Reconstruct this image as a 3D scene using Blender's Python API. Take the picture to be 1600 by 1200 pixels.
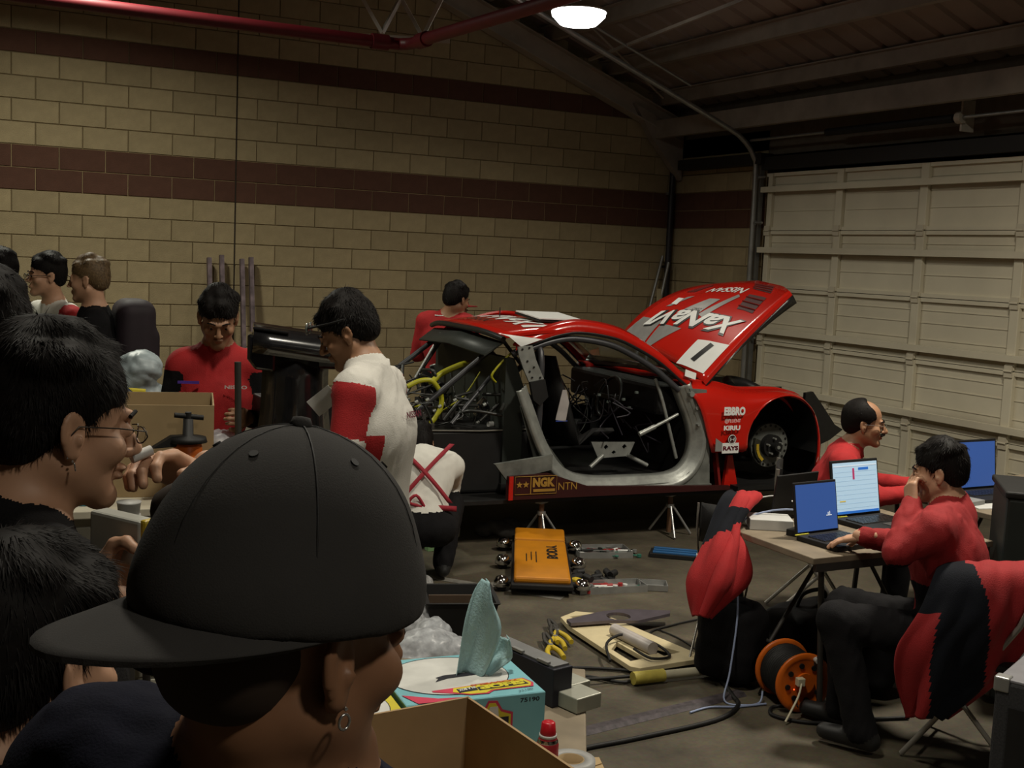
import bpy, bmesh, math, random
import numpy as np
from mathutils import Vector, Matrix, Euler
PI = math.pi
random.seed(7); np.random.seed(7)
SC = bpy.context.scene
COL = SC.collection
for o in list(bpy.data.objects): bpy.data.objects.remove(o)

# ---------------------------------------------------------------- camera
cam_d = bpy.data.cameras.new('camera'); cam = bpy.data.objects.new('camera', cam_d); COL.objects.link(cam)
cam_d.sensor_width = 36.0; cam_d.lens = 36.0 * 1850 / 1600; cam_d.clip_start = 0.05; cam_d.clip_end = 200
yaw, pitch, roll = .4716, -.1056, .0430
fwv = Vector((math.sin(yaw) * math.cos(pitch), math.cos(yaw) * math.cos(pitch), math.sin(pitch)))
rtv = Vector((math.cos(yaw), -math.sin(yaw), 0)); upv = rtv.cross(fwv)
r2 = math.cos(roll) * rtv + math.sin(roll) * upv; u2 = -math.sin(roll) * rtv + math.cos(roll) * upv
mw = Matrix((r2, u2, -fwv)).transposed().to_4x4(); mw.translation = Vector((0, 0, 1.92))
cam.matrix_world = mw
SC.camera = cam
# ---------------------------------------------------------------- world, exposure, lamps out of the frame
wd = bpy.data.worlds.new('hall_air'); SC.world = wd; wd.use_nodes = True
wd.node_tree.nodes['Background'].inputs[0].default_value = (.95, .92, .8, 1)
wd.node_tree.nodes['Background'].inputs[1].default_value = .0
SC.view_settings.view_transform = 'Standard'; SC.view_settings.look = 'None'
SC.view_settings.exposure = 0.2; SC.view_settings.gamma = 1.0; SC.view_settings.use_curve_mapping = False

def lamp_light(name, loc, power, size=.5, col=(1, .93, .78), spread=150):
    l = bpy.data.lights.new(name, 'AREA'); l.shape = 'DISK'; l.size = size; l.energy = power; l.color = col
    l.spread = math.radians(spread)
    o = bpy.data.objects.new(name, l); COL.objects.link(o); o.location = loc
    return o
lamp_light('hall_lamp_light', (.9, 8.9, 4.5), 88, col=(1, .98, .82), spread=155)
lamp_light('hall_lamp_light', (5.04, 8.94, 3.88), 16)
lamp_light('hall_lamp_light', (4.9, 3.8, 4.6), 135)
lamp_light('hall_lamp_light', (1.2, 3.0, 5.0), 66)
lamp_light('hall_lamp_light', (1.6, -2.0, 5.2), 60)

# ---------------------------------------------------------------- materials
MATS = {}
def nodes(m): return m.node_tree.nodes, m.node_tree.links
def mat(name, col, rough=.6, metal=0.0, var=.12, scale=12.0, bump=0.0, bscale=80.0, coat=0.0, emit=None, estr=0, island=0.0, alpha=1.0, trans=0.0, spec=.5):
    if name in MATS: return MATS[name]
    m = bpy.data.materials.new(name); m.use_nodes = True; N, L = nodes(m)
    b = N['Principled BSDF']
    b.inputs['Roughness'].default_value = rough; b.inputs['Metallic'].default_value = metal
    b.inputs['Coat Weight'].default_value = coat; b.inputs['Specular IOR Level'].default_value = spec
    if trans: b.inputs['Transmission Weight'].default_value = trans
    if alpha < 1: b.inputs['Alpha'].default_value = alpha
    c = (*col, 1)
    b.inputs['Base Color'].default_value = c
    tc = N.new('ShaderNodeTexCoord')
    if var:
        no = N.new('ShaderNodeTexNoise'); no.inputs['Scale'].default_value = scale; no.inputs['Detail'].default_value = 5
        L.new(tc.outputs['Object'], no.inputs['Vector'])
        mr = N.new('ShaderNodeMapRange'); mr.inputs[1].default_value = .3; mr.inputs[2].default_value = .7
        mr.inputs[3].default_value = 1 - var; mr.inputs[4].default_value = 1 + var
        L.new(no.outputs['Fac'], mr.inputs[0])
        last = mr.outputs[0]
        if island:
            ge = N.new('ShaderNodeNewGeometry'); m2 = N.new('ShaderNodeMapRange')
            m2.inputs[3].default_value = 1 - island; m2.inputs[4].default_value = 1 + island
            oi = N.new('ShaderNodeObjectInfo'); ad = N.new('ShaderNodeMath'); ad.operation = 'ADD'
            L.new(ge.outputs['Random Per Island'], ad.inputs[0]); L.new(oi.outputs['Random'], ad.inputs[1])
            fr = N.new('ShaderNodeMath'); fr.operation = 'FRACT'; L.new(ad.outputs[0], fr.inputs[0])
            L.new(fr.outputs[0], m2.inputs[0])
            mm = N.new('ShaderNodeMath'); mm.operation = 'MULTIPLY'; L.new(last, mm.inputs[0]); L.new(m2.outputs[0], mm.inputs[1]); last = mm.outputs[0]
        mx = N.new('ShaderNodeVectorMath'); mx.operation = 'SCALE'; mx.inputs[0].default_value = col
        L.new(last, mx.inputs['Scale']); L.new(mx.outputs[0], b.inputs['Base Color'])
    if bump:
        n2 = N.new('ShaderNodeTexNoise'); n2.inputs['Scale'].default_value = bscale; n2.inputs['Detail'].default_value = 4
        L.new(tc.outputs['Object'], n2.inputs['Vector'])
        bp = N.new('ShaderNodeBump'); bp.inputs['Strength'].default_value = bump; bp.inputs['Distance'].default_value = .01
        L.new(n2.outputs['Fac'], bp.inputs['Height']); L.new(bp.outputs[0], b.inputs['Normal'])
    if emit:
        b.inputs['Emission Color'].default_value = (*emit, 1); b.inputs['Emission Strength'].default_value = estr
    MATS[name] = m
    return m

# ---------------------------------------------------------------- object helpers
def link(name, me, parent=None, m=None, loc=None, smooth=False):
    o = bpy.data.objects.new(name, me); COL.objects.link(o)
    if m is not None and hasattr(me, 'materials') and not me.materials:
        for q in (m if isinstance(m, (list, tuple)) else [m]): me.materials.append(q)
    if parent is not None: o.parent = parent
    if loc is not None: o.location = loc
    return o
def tag(o, label, cat, group=None, kind=None):
    o['label'] = label; o['category'] = cat
    if group: o['group'] = group
    if kind: o['kind'] = kind
    return o
def thing(name, label, cat, loc=(0, 0, 0), rz=0.0, group=None):
    o = bpy.data.objects.new(name, None); COL.objects.link(o); o.empty_display_size = .1
    o.location = loc; o.rotation_euler = (0, 0, rz)
    return tag(o, label, cat, group)
def copy_tree(o, parent=None):
    c = o.copy(); COL.objects.link(c)
    if parent is not None: c.parent = parent
    for ch in list(o.children): copy_tree(ch, c)
    return c

class MB:
    """collects simple shapes into one mesh"""
    def __init__(s): s.v = []; s.f = []; s.mi = []; s.cur = 0; s.sm = []
    def add(s, vs, fs, smooth=False, M=None):
        n = len(s.v)
        for p in vs:
            p = Vector(p)
            if M is not None: p = M @ p
            s.v.append(tuple(p))
        for f in fs: s.f.append(tuple(n + i for i in f)); s.mi.append(s.cur); s.sm.append(smooth)
        return s
    def mat(s, i): s.cur = i; return s
    def box(s, c, size, M=None, rz=0, rot=None):
        x, y, z = [q / 2 for q in size]
        R = Euler(rot if rot else (0, 0, rz)).to_matrix().to_4x4(); R.translation = Vector(c)
        if M is not None: R = M @ R
        vs = [(-x, -y, -z), (x, -y, -z), (x, y, -z), (-x, y, -z), (-x, -y, z), (x, -y, z), (x, y, z), (-x, y, z)]
        return s.add(vs, [(0, 3, 2, 1), (4, 5, 6, 7), (0, 1, 5, 4), (1, 2, 6, 5), (2, 3, 7, 6), (3, 0, 4, 7)], False, R)
    def beam(s, a, b, w, h=None, up=(0, 0, 1)):
        """rectangular bar from a to b"""
        h = w if h is None else h
        a = Vector(a); b = Vector(b); d = (b - a); L = d.length; d.normalize()
        u = Vector(up)
        if abs(d.dot(u)) > .98: u = Vector((1, 0, 0))
        sdir = d.cross(u).normalized(); u = sdir.cross(d)
        M = Matrix((d, sdir, u)).transposed().to_4x4(); M.translation = (a + b) / 2
        return s.box((0, 0, 0), (L, w, h), M=M)
    def cyl(s, a, b, r, r2=None, n=16, caps=True, smooth=True):
        r2 = r if r2 is None else r2
        a = Vector(a); b = Vector(b); d = (b - a).normalized()
        u = Vector((0, 0, 1)) if abs(d.z) < .9 else Vector((1, 0, 0))
        e1 = d.cross(u).normalized(); e2 = d.cross(e1)
        vs = []
        for (c, rr) in ((a, r), (b, r2)):
            for i in range(n):
                t = 2 * PI * i / n; vs.append(c + e1 * (rr * math.cos(t)) + e2 * (rr * math.sin(t)))
        fs = [(i, (i + 1) % n, n + (i + 1) % n, n + i) for i in range(n)]
        s.add(vs, fs, smooth)
        if caps:
            s.add(vs[:n], [tuple(range(n))[::-1]]); s.add(vs[n:], [tuple(range(n))])
        return s
    def tube(s, pts, r, n=8, closed=False, spline=0):
        P = [Vector(p) for p in pts]
        if spline: P = catmull(P, spline, closed)
        m = len(P); rings = []
        prev = None
        for i in range(m):
            if closed: d = P[(i + 1) % m] - P[i - 1]
            else: d = P[min(i + 1, m - 1)] - P[max(i - 1, 0)]
            d.normalize()
            if prev is None:
                u = Vector((0, 0, 1)) if abs(d.z) < .9 else Vector((1, 0, 0))
                e1 = d.cross(u).normalized()
            else:
                e1 = (prev - d * prev.dot(d)).normalized()
            prev = e1; e2 = d.cross(e1)
            rr = r[i * len(r) // m] if isinstance(r, (list, tuple)) else r
            rings.append([P[i] + e1 * (rr * math.cos(2 * PI * k / n)) + e2 * (rr * math.sin(2 * PI * k / n)) for k in range(n)])
        vs = [p for ring in rings for p in ring]; fs = []
        for i in range(m if closed else m - 1):
            for k in range(n):
                a = i * n + k; b = i * n + (k + 1) % n; j = ((i + 1) % m) * n
                fs.append((a, b, j + (k + 1) % n, j + k))
        s.add(vs, fs, True)
        if not closed:
            s.add(rings[0], [tuple(range(n))[::-1]]); s.add(rings[-1], [tuple(range(n))])
        return s
    def lathe(s, prof, n=24, M=None, smooth=True, cap=True):
        """prof = [(r,z)...] about z"""
        vs = []; fs = []
        for r, z in prof:
            for i in range(n): vs.append((r * math.cos(2 * PI * i / n), r * math.sin(2 * PI * i / n), z))
        for j in range(len(prof) - 1):
            for i in range(n): fs.append((j * n + i, j * n + (i + 1) % n, (j + 1) * n + (i + 1) % n, (j + 1) * n + i))
        if cap:
            fs.append(tuple(range(n))[::-1]); k = (len(prof) - 1) * n; fs.append(tuple(range(k, k + n)))
        return s.add(vs, fs, smooth, M)
    def prism(s, poly, a, b, plane='xz', M=None, holes=None):
        """polygon in a plane, extruded from a to b along the third axis; holes filled by bmesh"""
        def P(p, t):
            if plane == 'xz': return (p[0], t, p[1])
            if plane == 'xy': return (p[0], p[1], t)
            return (t, p[0], p[1])
        loops = [poly] + (holes or [])
        if not holes:
            n = len(poly); vs = [P(p, a) for p in poly] + [P(p, b) for p in poly]
            fs = [tuple(range(n)), tuple(range(2 * n - 1, n - 1, -1))] + [(i, n + i, n + (i + 1) % n, (i + 1) % n) for i in range(n)]
            return s.add(vs, fs, False, M)
        bm = bmesh.new(); es = []
        for lp in loops:
            vv = [bm.verts.new(P(p, a)) for p in lp]
            es += [bm.edges.new((vv[i], vv[(i + 1) % len(vv)])) for i in range(len(vv))]
        bmesh.ops.triangle_fill(bm, use_beauty=True, use_dissolve=False, edges=es)
        bm.verts.index_update(); bm.faces.ensure_lookup_table()
        vs = [tuple(v.co) for v in bm.verts]; fs = [tuple(v.index for v in f.verts) for f in bm.faces]; bm.free()
        off = len(vs)
        top = []
        d = (b - a)
        for v in vs:
            v = list(v); ax = {'xz': 1, 'xy': 2, 'yz': 0}[plane]; v[ax] += d; top.append(tuple(v))
        side = []; k = 0
        for lp in loops:
            n = len(lp)
            for i in range(n): side.append((k + i, k + (i + 1) % n, off + k + (i + 1) % n, off + k + i))
            k += n
        return s.add(vs + top, fs + [tuple(off + i for i in f[::-1]) for f in fs] + side, False, M)
    def grid(s, P, thick=0.0, smooth=True, closed_u=False):
        """P[i][j] grid of points; optional thickness downwards along normals"""
        n = len(P); m = len(P[0]); vs = [Vector(p) for r in P for p in r]
        fs = []
        for i in range(n if closed_u else n - 1):
            for j in range(m - 1): fs.append((i * m + j, i * m + j + 1, ((i + 1) % n) * m + j + 1, ((i + 1) % n) * m + j))
        if thick:
            nr = [Vector((0, 0, 0)) for _ in vs]
            for f in fs:
                a, b, c, d = [vs[q] for q in f]; q = (c - a).cross(d - b)
                for t in f: nr[t] += q
            off = len(vs); vs2 = [v - nn.normalized() * thick for v, nn in zip(vs, nr)]
            f2 = [tuple(off + q for q in f[::-1]) for f in fs]
            edge = {}
            for f in fs:
                for q in range(4):
                    e = (f[q], f[(q + 1) % 4]); 
                    if (e[1], e[0]) in edge: del edge[(e[1], e[0])]
                    else: edge[e] = 1
            f3 = [(e[1], e[0], off + e[0], off + e[1]) for e in edge]
            s.add(vs + vs2, fs + f2, smooth); n0 = len(s.v) - 2 * off
            for f in f3: s.f.append(tuple(n0 + q for q in f)); s.mi.append(s.cur); s.sm.append(False)
            return s
        return s.add(vs, fs, smooth)
    def mesh(s, name, mats):
        me = bpy.data.meshes.new(name); me.from_pydata(s.v, [], s.f)
        for m in (mats if isinstance(mats, (list, tuple)) else [mats]): me.materials.append(m)
        me.polygons.foreach_set('material_index', s.mi); me.polygons.foreach_set('use_smooth', s.sm)
        bm = bmesh.new(); bm.from_mesh(me); bmesh.ops.recalc_face_normals(bm, faces=bm.faces); bm.to_mesh(me); bm.free()
        me.update(); return me
    def build(s, name, mats, parent=None, bevel=0.0, loc=None, rot=None, seg=2):
        o = link(name, s.mesh(name, mats), parent)
        if loc is not None: o.location = loc
        if rot is not None: o.rotation_euler = rot
        if bevel:
            b = o.modifiers.new('bevel', 'BEVEL'); b.width = bevel; b.segments = seg; b.limit_method = 'ANGLE'; b.angle_limit = math.radians(40)
        return o
def catmull(P, k, closed=False):
    out = []; n = len(P)
    rng = range(n if closed else n - 1)
    for i in rng:
        if closed: a, b, c, d = P[i - 1], P[i], P[(i + 1) % n], P[(i + 2) % n]
        else: a, b, c, d = P[max(i - 1, 0)], P[i], P[i + 1], P[min(i + 2, n - 1)]
        for q in range(k):
            t = q / k
            out.append(.5 * ((2 * b) + (c - a) * t + (2 * a - 5 * b + 4 * c - d) * t * t + (3 * b - a - 3 * c + d) * t ** 3))
    if not closed: out.append(P[-1])
    return out
def single(name, mb, mats, label, cat, group=None, bevel=0.0, loc=None, rot=None, kind=None):
    """a thing that is one mesh; geometry in local coordinates about loc"""
    return tag(mb.build(name, mats, None, bevel, loc, rot), label, cat, group, kind)
def text(name, body, size, m, parent, M, ext=.001, shear=0.0, sx=1.0, bold=0.0, align='CENTER', space=1.0):
    """lettering as real geometry: plane XY of M, facing +Z of M"""
    cu = bpy.data.curves.new(name, 'FONT'); cu.body = body; cu.size = size; cu.extrude = ext; cu.shear = shear
    cu.align_x = align; cu.align_y = 'CENTER'; cu.offset = bold; cu.space_character = space; cu.resolution_u = 3
    cu.materials.append(m)
    o = bpy.data.objects.new(name, cu); COL.objects.link(o); o.parent = parent
    o.matrix_local = M @ Matrix.Diagonal((sx, 1, 1, 1))
    return o
def frame(origin, x, y):
    """4x4 with given x axis and approximate y axis"""
    x = Vector(x).normalized(); z = x.cross(Vector(y)).normalized(); y = z.cross(x)
    M = Matrix((x, y, z)).transposed().to_4x4(); M.translation = Vector(origin); return M
def fit_text(o, w, h):
    bpy.context.view_layer.update()
    return o
# ================================================================ THE SETTING
TAN = mat('tan_block', (.345, .272, .158), .95, var=.10, scale=9, bump=.5, bscale=120, island=.09, spec=.2)
BRN = mat('brown_block', (.105, .05, .034), .9, var=.10, scale=9, bump=.5, bscale=120, island=.06, spec=.2)
MORT_D = mat('shaded_mortar', (.15, .11, .055), .95, var=.1)  # shadow of the recessed joints is put into this mortar colour
MORT_L = mat('light_mortar', (.30, .22, .115), .95, var=.1)
def roof_z(x): return 3.72 + (8.06 - x) * .385 if x > -1.5 else 3.72 + 9.56 * .385 + (x + 1.5) * .385
# floor
floor_m = bpy.data.materials.new('worn_concrete'); floor_m.use_nodes = True
N, L = nodes(floor_m); b = N['Principled BSDF']; b.inputs['Roughness'].default_value = .62; b.inputs['Specular IOR Level'].default_value = .35
tc = N.new('ShaderNodeTexCoord'); n1 = N.new('ShaderNodeTexNoise'); n1.inputs['Scale'].default_value = 1.7; n1.inputs['Detail'].default_value = 8; n1.inputs['Roughness'].default_value = .65
L.new(tc.outputs['Object'], n1.inputs['Vector'])
n2 = N.new('ShaderNodeTexNoise'); n2.inputs['Scale'].default_value = 60; n2.inputs['Detail'].default_value = 3; L.new(tc.outputs['Object'], n2.inputs['Vector'])
cr = N.new('ShaderNodeValToRGB'); cr.color_ramp.elements[0].position = .3; cr.color_ramp.elements[0].color = (.042, .035, .024, 1)
cr.color_ramp.elements[1].position = .72; cr.color_ramp.elements[1].color = (.15, .125, .085, 1)
L.new(n1.outputs['Fac'], cr.inputs[0])
mx = N.new('ShaderNodeMixRGB'); mx.blend_type = 'MULTIPLY'; mx.inputs[0].default_value = .5; L.new(cr.outputs[0], mx.inputs[1]); L.new(n2.outputs['Color'], mx.inputs[2])
L.new(mx.outputs[0], b.inputs['Base Color'])
bp = N.new('ShaderNodeBump'); bp.inputs['Strength'].default_value = .15; bp.inputs['Distance'].default_value = .004; L.new(n2.outputs['Fac'], bp.inputs['Height']); L.new(bp.outputs[0], b.inputs['Normal'])
def struct(o): o['kind'] = 'structure'; return o
fl = struct(MB().box((1, 3.6, -.06), (14.6, 16.6, .12)).build('floor', floor_m))

def blocks(x0, x1, rows, zoff, shift, frm, splits=(), roofclip=None):
    """(centre along wall, centre height, length, brown?)"""
    out = []
    for r in range(rows):
        z0 = r * .2032
        brown = r in (12, 13, 18)
        sh = shift + (0.2032 if r % 2 else 0)
        edges = [x0, x1] + list(splits)
        k = math.floor((x0 - sh) / .4064)
        while sh + k * .4064 < x1:
            e = sh + k * .4064
            if x0 < e < x1 and all(abs(e - q) > .02 for q in splits): edges.append(e)
            k += 1
        edges.sort()
        for a, c in zip(edges, edges[1:]):
            if c - a < .03: continue
            if roofclip and z0 > roofclip((a + c) / 2) - .05: continue
            out.append(((a + c) / 2, z0 + .1016, c - a, brown))
    return out
ZB = 0.0          # band top = 14 courses above the floor, less the part course at the foot
ZOFF = 2.756 - 14 * .2032
wa = struct(bpy.data.objects.new('wall_back', None)); COL.objects.link(wa)
mb = MB()
for r in range(24):
    z0 = max(0, r * .2032 + ZOFF); z1 = (r + 1) * .2032 + ZOFF
    mb.mat(1 if r in (12, 13) else 0).box((1.4, 11.745 + .1, (z0 + z1) / 2), (13.4, .2, z1 - z0 + .0001))
mb.mat(0).box((-1.2, 11.845, 5.95), (8.2, .2, 2.2)); mb.box((4.0, 11.845, 5.1), (4.0, .2, .5))
struct(mb.build('masonry_backing', [MORT_D, MORT_L], wa))
bl = blocks(-5.2, 8.0, 24, 0, 1.02, 0, splits=(2.849,), roofclip=lambda x: roof_z(x))
def shown(q):
    x, z, w, br = q; z += ZOFF
    vis = 1.0 if (z > 1.1 and .35 < x < 8.0 and z < 4.35) else 0.0
    if x < 1.2 and z < 1.9: vis *= .3
    if 3.5 < x and z < 1.4: vis *= .3
    d = math.hypot(x, 11.74); return vis * w / (d * d)
bl.sort(key=shown, reverse=True)
def block_mesh(w, m):
    o = MB(); a, c, t = w / 2 - .0032, .0985, .009
    e = .004
    vs = [(-a, 0, -c), (a, 0, -c), (a, 0, c), (-a, 0, c), (-a + e, -t, -c + e), (a - e, -t, -c + e), (a - e, -t, c - e), (-a + e, -t, c - e)]
    o.add(vs, [(0, 1, 5, 4), (1, 2, 6, 5), (2, 3, 7, 6), (3, 0, 4, 7), (4, 5, 6, 7)])
    return o.mesh('block', m)
bcache = {}
rest = MB()
for i, (x, z, w, br) in enumerate(bl):
    z += ZOFF
    if z < .02: continue
    if i < 296:
        key = (round(w, 2), br)
        if key not in bcache: bcache[key] = block_mesh(w, BRN if br else TAN)
        o = link('block', bcache[key], wa, loc=(x, 11.745, z))
    else:
        a, c, t, e = w / 2 - .0032, .0985, .009, .004
        c0 = min(c, z)
        rest.mat(1 if br else 0).add([(x - a, 11.745, z - c0), (x + a, 11.745, z - c0), (x + a, 11.745, z + c), (x - a, 11.745, z + c),
                  (x - a + e, 11.736, z - c0 + e), (x + a - e, 11.736, z - c0 + e), (x + a - e, 11.736, z + c - e), (x - a + e, 11.736, z + c - e)],
                 [(0, 1, 5, 4), (1, 2, 6, 5), (2, 3, 7, 6), (3, 0, 4, 7), (4, 5, 6, 7)])
o = rest.build('block_courses', [TAN, BRN], wa); o['kind'] = 'stuff'
# dark control joint
MB().box((2.849, 11.738, 2.35), (.012, .012, 4.7)).build('control_joint', mat('joint_filler', (.03, .02, .012), .9), wa)

# wall on the right: masonry strip beside the roller door
wr = struct(bpy.data.objects.new('wall_right', None)); COL.objects.link(wr)
mb = MB()
for r in range(17):
    z0 = max(0, r * .2032 + ZOFF); z1 = (r + 1) * .2032 + ZOFF
    mb.mat(1 if r in (12, 13) else 0).box((8.12, 10.89, (z0 + z1) / 2), (.2, 1.7, z1 - z0 + .0001))
struct(mb.build('masonry_backing', [MORT_D, MORT_L], wr))
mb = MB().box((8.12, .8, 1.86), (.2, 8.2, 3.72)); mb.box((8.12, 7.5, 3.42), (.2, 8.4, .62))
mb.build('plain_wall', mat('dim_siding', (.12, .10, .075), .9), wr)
for (y, z, w, br) in blocks(10.04, 11.73, 16, 0, 11.73 - .2, 0):
    z += ZOFF
    if z < .06: continue
    key = ('r', round(w, 2), br)
    if key not in bcache: bcache[key] = block_mesh(w, BRN if br else TAN)
    o = link('block', bcache[key], wr, loc=(8.02, y, z)); o.rotation_euler = (0, 0, -PI / 2)
wl = struct(MB().box((-5.3, 3.6, 2.6), (.2, 16.6, 5.2)).build('wall_left', TAN))
wf = struct(MB().box((1.4, -4.7, 3.4), (13.4, .2, 6.8)).build('wall_front', mat('dim_siding', (.12, .10, .075), .9)))

# ceiling: ribbed sheets on purlins and rafters
STEEL = mat('grey_painted_steel', (.26, .22, .18), .6, .0, var=.2, scale=4)
SHEET = mat('ribbed_roof_sheet', (.24, .185, .155), .75, .0, var=.15, scale=2)
ce = struct(bpy.data.objects.new('ceiling', None)); COL.objects.link(ce)
def sheet(xa, za, xb, zb, name):
    pr = []
    n = 52; ya, yb = 11.94, -4.8
    P = []
    for i in range(n + 1):
        y = ya + (yb - ya) * i / n
        for dy, dz in ((0, 0), (.02, .03), (.06, .03), (.08, 0)):
            P.append((y - dy, dz))
    mb = MB(); m = len(P)
    vs = [(xa, y, za + dz) for y, dz in P] + [(xb, y, zb + dz) for y, dz in P]
    mb.add(vs, [(i, i + 1, m + i + 1, m + i) for i in range(m - 1)])
    return mb.build(name, SHEET, ce)
XR = -1.5
for k in range(4):
    xa = 8.3 - k * 2.45; xb = xa - 2.45
    sheet(xa, roof_z(xa) if xa < 8.1 else 3.72 - .24 * .385, xb, roof_z(xb), 'roof_sheet')
sheet(XR, 3.72 + 9.56 * .385, -5.5, 3.72 + 9.56 * .385 - 4 * .385, 'roof_sheet')
for x in (7.65, 6.95, 6.2, 5.4, 4.6, 3.8, 2.95, 2.0, 1.0, 0, -.9):
    z = roof_z(x); mb = MB()
    mb.box((x, 3.6, z - .075), (.012, 16.4, .14)); mb.box((x + .03, 3.6, z - .145), (.07, 16.4, .012)); mb.box((x - .03, 3.6, z - .008), (.07, 16.4, .012))
    mb.build('purlin', STEEL, ce)
def rafter(y, name='rafter'):
    mb = MB()
    a = Vector((8.0, y, roof_z(8.0) - .30)); c = Vector((-1.5, y, roof_z(-1.5) - .30))
    mb.beam(a, c, .014, .22); 
    up = Vector((.36, 0, .933)) * .11
    mb.beam(a + up, c + up, .16, .014); mb.beam(a - up, c - up, .16, .014)
    return mb.build(name, mat('pale_rafter_steel', (.36, .31, .25), .6, .0, var=.15, scale=4), ce)
rafter(11.62)
mb = MB()      # haunch and column top at the eave, on the corner
mb.prism([(7.98, 2.9), (7.98, 3.45), (7.3, 3.72), (7.55, 3.35)], 11.55, 11.65)
mb.build('rafter_bracket', STEEL, ce)
# bracing rods and the high track of the door
MB().tube([(7.3, 11.0, 3.72), (3.8, 9.3, 5.05)], .012).build('brace_rod', STEEL, ce)
MB().beam((6.3, 10.9, 4.0), (5.9, 6.2, 4.15), .03).build('brace_angle', STEEL, ce)
MB().box((7.62, 7.6, 3.45), (.07, 8.0, .20)).build('eave_strut', STEEL, ce)
# ---------------- sectional garage door in the right wall
DOORM = mat('cream_door_steel', (.60, .55, .42), .6, .0, var=.06, scale=3)
DOORD = mat('cream_door_steel_worn', (.52, .47, .36), .6, .0, var=.08, scale=3)
dr = struct(bpy.data.objects.new('door_1', None)); COL.objects.link(dr)
Y0d, Y1d = 9.98, 4.95; XD = 7.97
sec = [0, .59, 1.18, 1.732, 2.32, 2.915]
stiles = [9.90, 8.86, 7.79, 6.72, 5.66, 5.03]
for i in range(5):
    z0, z1 = sec[i], sec[i + 1]; s_ = bpy.data.objects.new('door_section', None); COL.objects.link(s_); s_.parent = dr
    hh = (z1 - z0)
    mb = MB()
    ys = [Y0d] + stiles[1:-1] + [Y1d]
    mb.box((XD + .03, (Y0d + Y1d) / 2, (z0 + z1) / 2), (.012, Y0d - Y1d, hh - .006))
    # shallow horizontal ribs of the pressed skin
    for f in (.34, .60, .80):
        mb.box((XD + .021, (Y0d + Y1d) / 2, z0 + hh * f), (.006, Y0d - Y1d - .02, .008))
    for z in (z0 + .02, z1 - .02): mb.box((XD + .012, (Y0d + Y1d) / 2, z), (.03, Y0d - Y1d, .034))
    mb.build('panel', DOORM, s_)
    for k, y in enumerate(stiles):
        w = .09 if 0 < k < 5 else .07
        mb = MB().box((XD + .002, y, (z0 + z1) / 2), (.044, w, hh - .012)); mb.build('stile', DOORM, s_, bevel=.006)
    for y in stiles[:-1]:
        if i < 4: MB().box((XD - .026, y, z1), (.012, .08, .10)).cyl((XD - .034, y - .04, z1), (XD - .034, y + .04, z1), .009, n=8).build('hinge', DOORD, s_)
for z in (.10, .70, 1.284, 2.12, 2.742):
    mb = MB(); y = (Y0d + Y1d) / 2; Lh = Y0d - Y1d + .05
    mb.box((XD - .055, y, z), (.006, Lh, .055)); mb.box((XD - .035, y, z + .026), (.045, Lh, .005)); mb.box((XD - .035, y, z - .026), (.045, Lh, .005))
    mb.build('strut', DOORM, dr)
ALU = mat('galvanised_steel', (.33, .33, .32), .4, .7, var=.15, scale=8)
# vertical and sloping tracks
pts = [(7.88, 10.06, .02), (7.88, 10.06, 1.5), (7.88, 10.06, 2.85), (7.84, 10.06, 3.08), (7.68, 10.06, 3.25), (7.4, 10.06, 3.38), (6.2, 10.06, 3.84), (4.2, 10.06, 4.61)]
MB().tube(pts, .028, 8, spline=4).build('curved_track', ALU, dr)
MB().box((7.95, 10.06, 1.5), (.05, .05, 3.0)).build('track_angle', ALU, dr)
for z in (.3, 1.2, 1.78, 2.4, 2.87):
    MB().cyl((7.9, 10.06, z), (7.9, 9.93, z), .012, n=8).cyl((7.89, 10.07, z), (7.89, 10.03, z), .026, n=10).build('roller', ALU, dr)
MB().tube([(7.0, 10.06, 3.72), (4.0, 10.06, 4.86)], .014).build('hanger_angle', ALU, dr)
MB().box((7.93, 10.7, 3.06), (.16, 1.5, .11)).box((7.95, 7.2, 3.01), (.10, 5.6, .13)).build('steel_lintel', mat('black_steel', (.012, .010, .009), .6), dr)
# torsion shaft over the door
BLK = mat('matt_black', (.009, .0085, .0085), .6, var=.15, spec=.35)
MB().cyl((7.78, 10.05, 3.24), (7.78, 5.0, 3.24), .014, n=10).build('torsion_shaft', ALU, dr)
MB().cyl((7.78, 8.9, 3.24), (7.78, 7.35, 3.24), .035, n=12).build('torsion_spring', BLK, dr)
MB().box((7.86, 7.28, 3.26), (.14, .02, .26)).cyl((7.78, 7.31, 3.24), (7.78, 7.25, 3.24), .05, n=12).build('bearing_plate', mat('pale_bracket', (.42, .38, .32), .6), dr)
# drain pipe in the corner
dp = thing('corner_pipe', 'dark vertical pipe standing in the corner of the two block walls', 'pipe', (7.93, 11.66, 0))
MB().cyl((0, 0, 0), (0, 0, 3.35), .035, n=12).build('pipe', mat('dark_pipe', (.018, .015, .02), .5), dp)
for z in (.9, 1.9, 2.75): MB().box((.0, .035, z), (.09, .04, .03)).build('clamp', ALU if z > 2.7 else BLK, dp)
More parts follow.
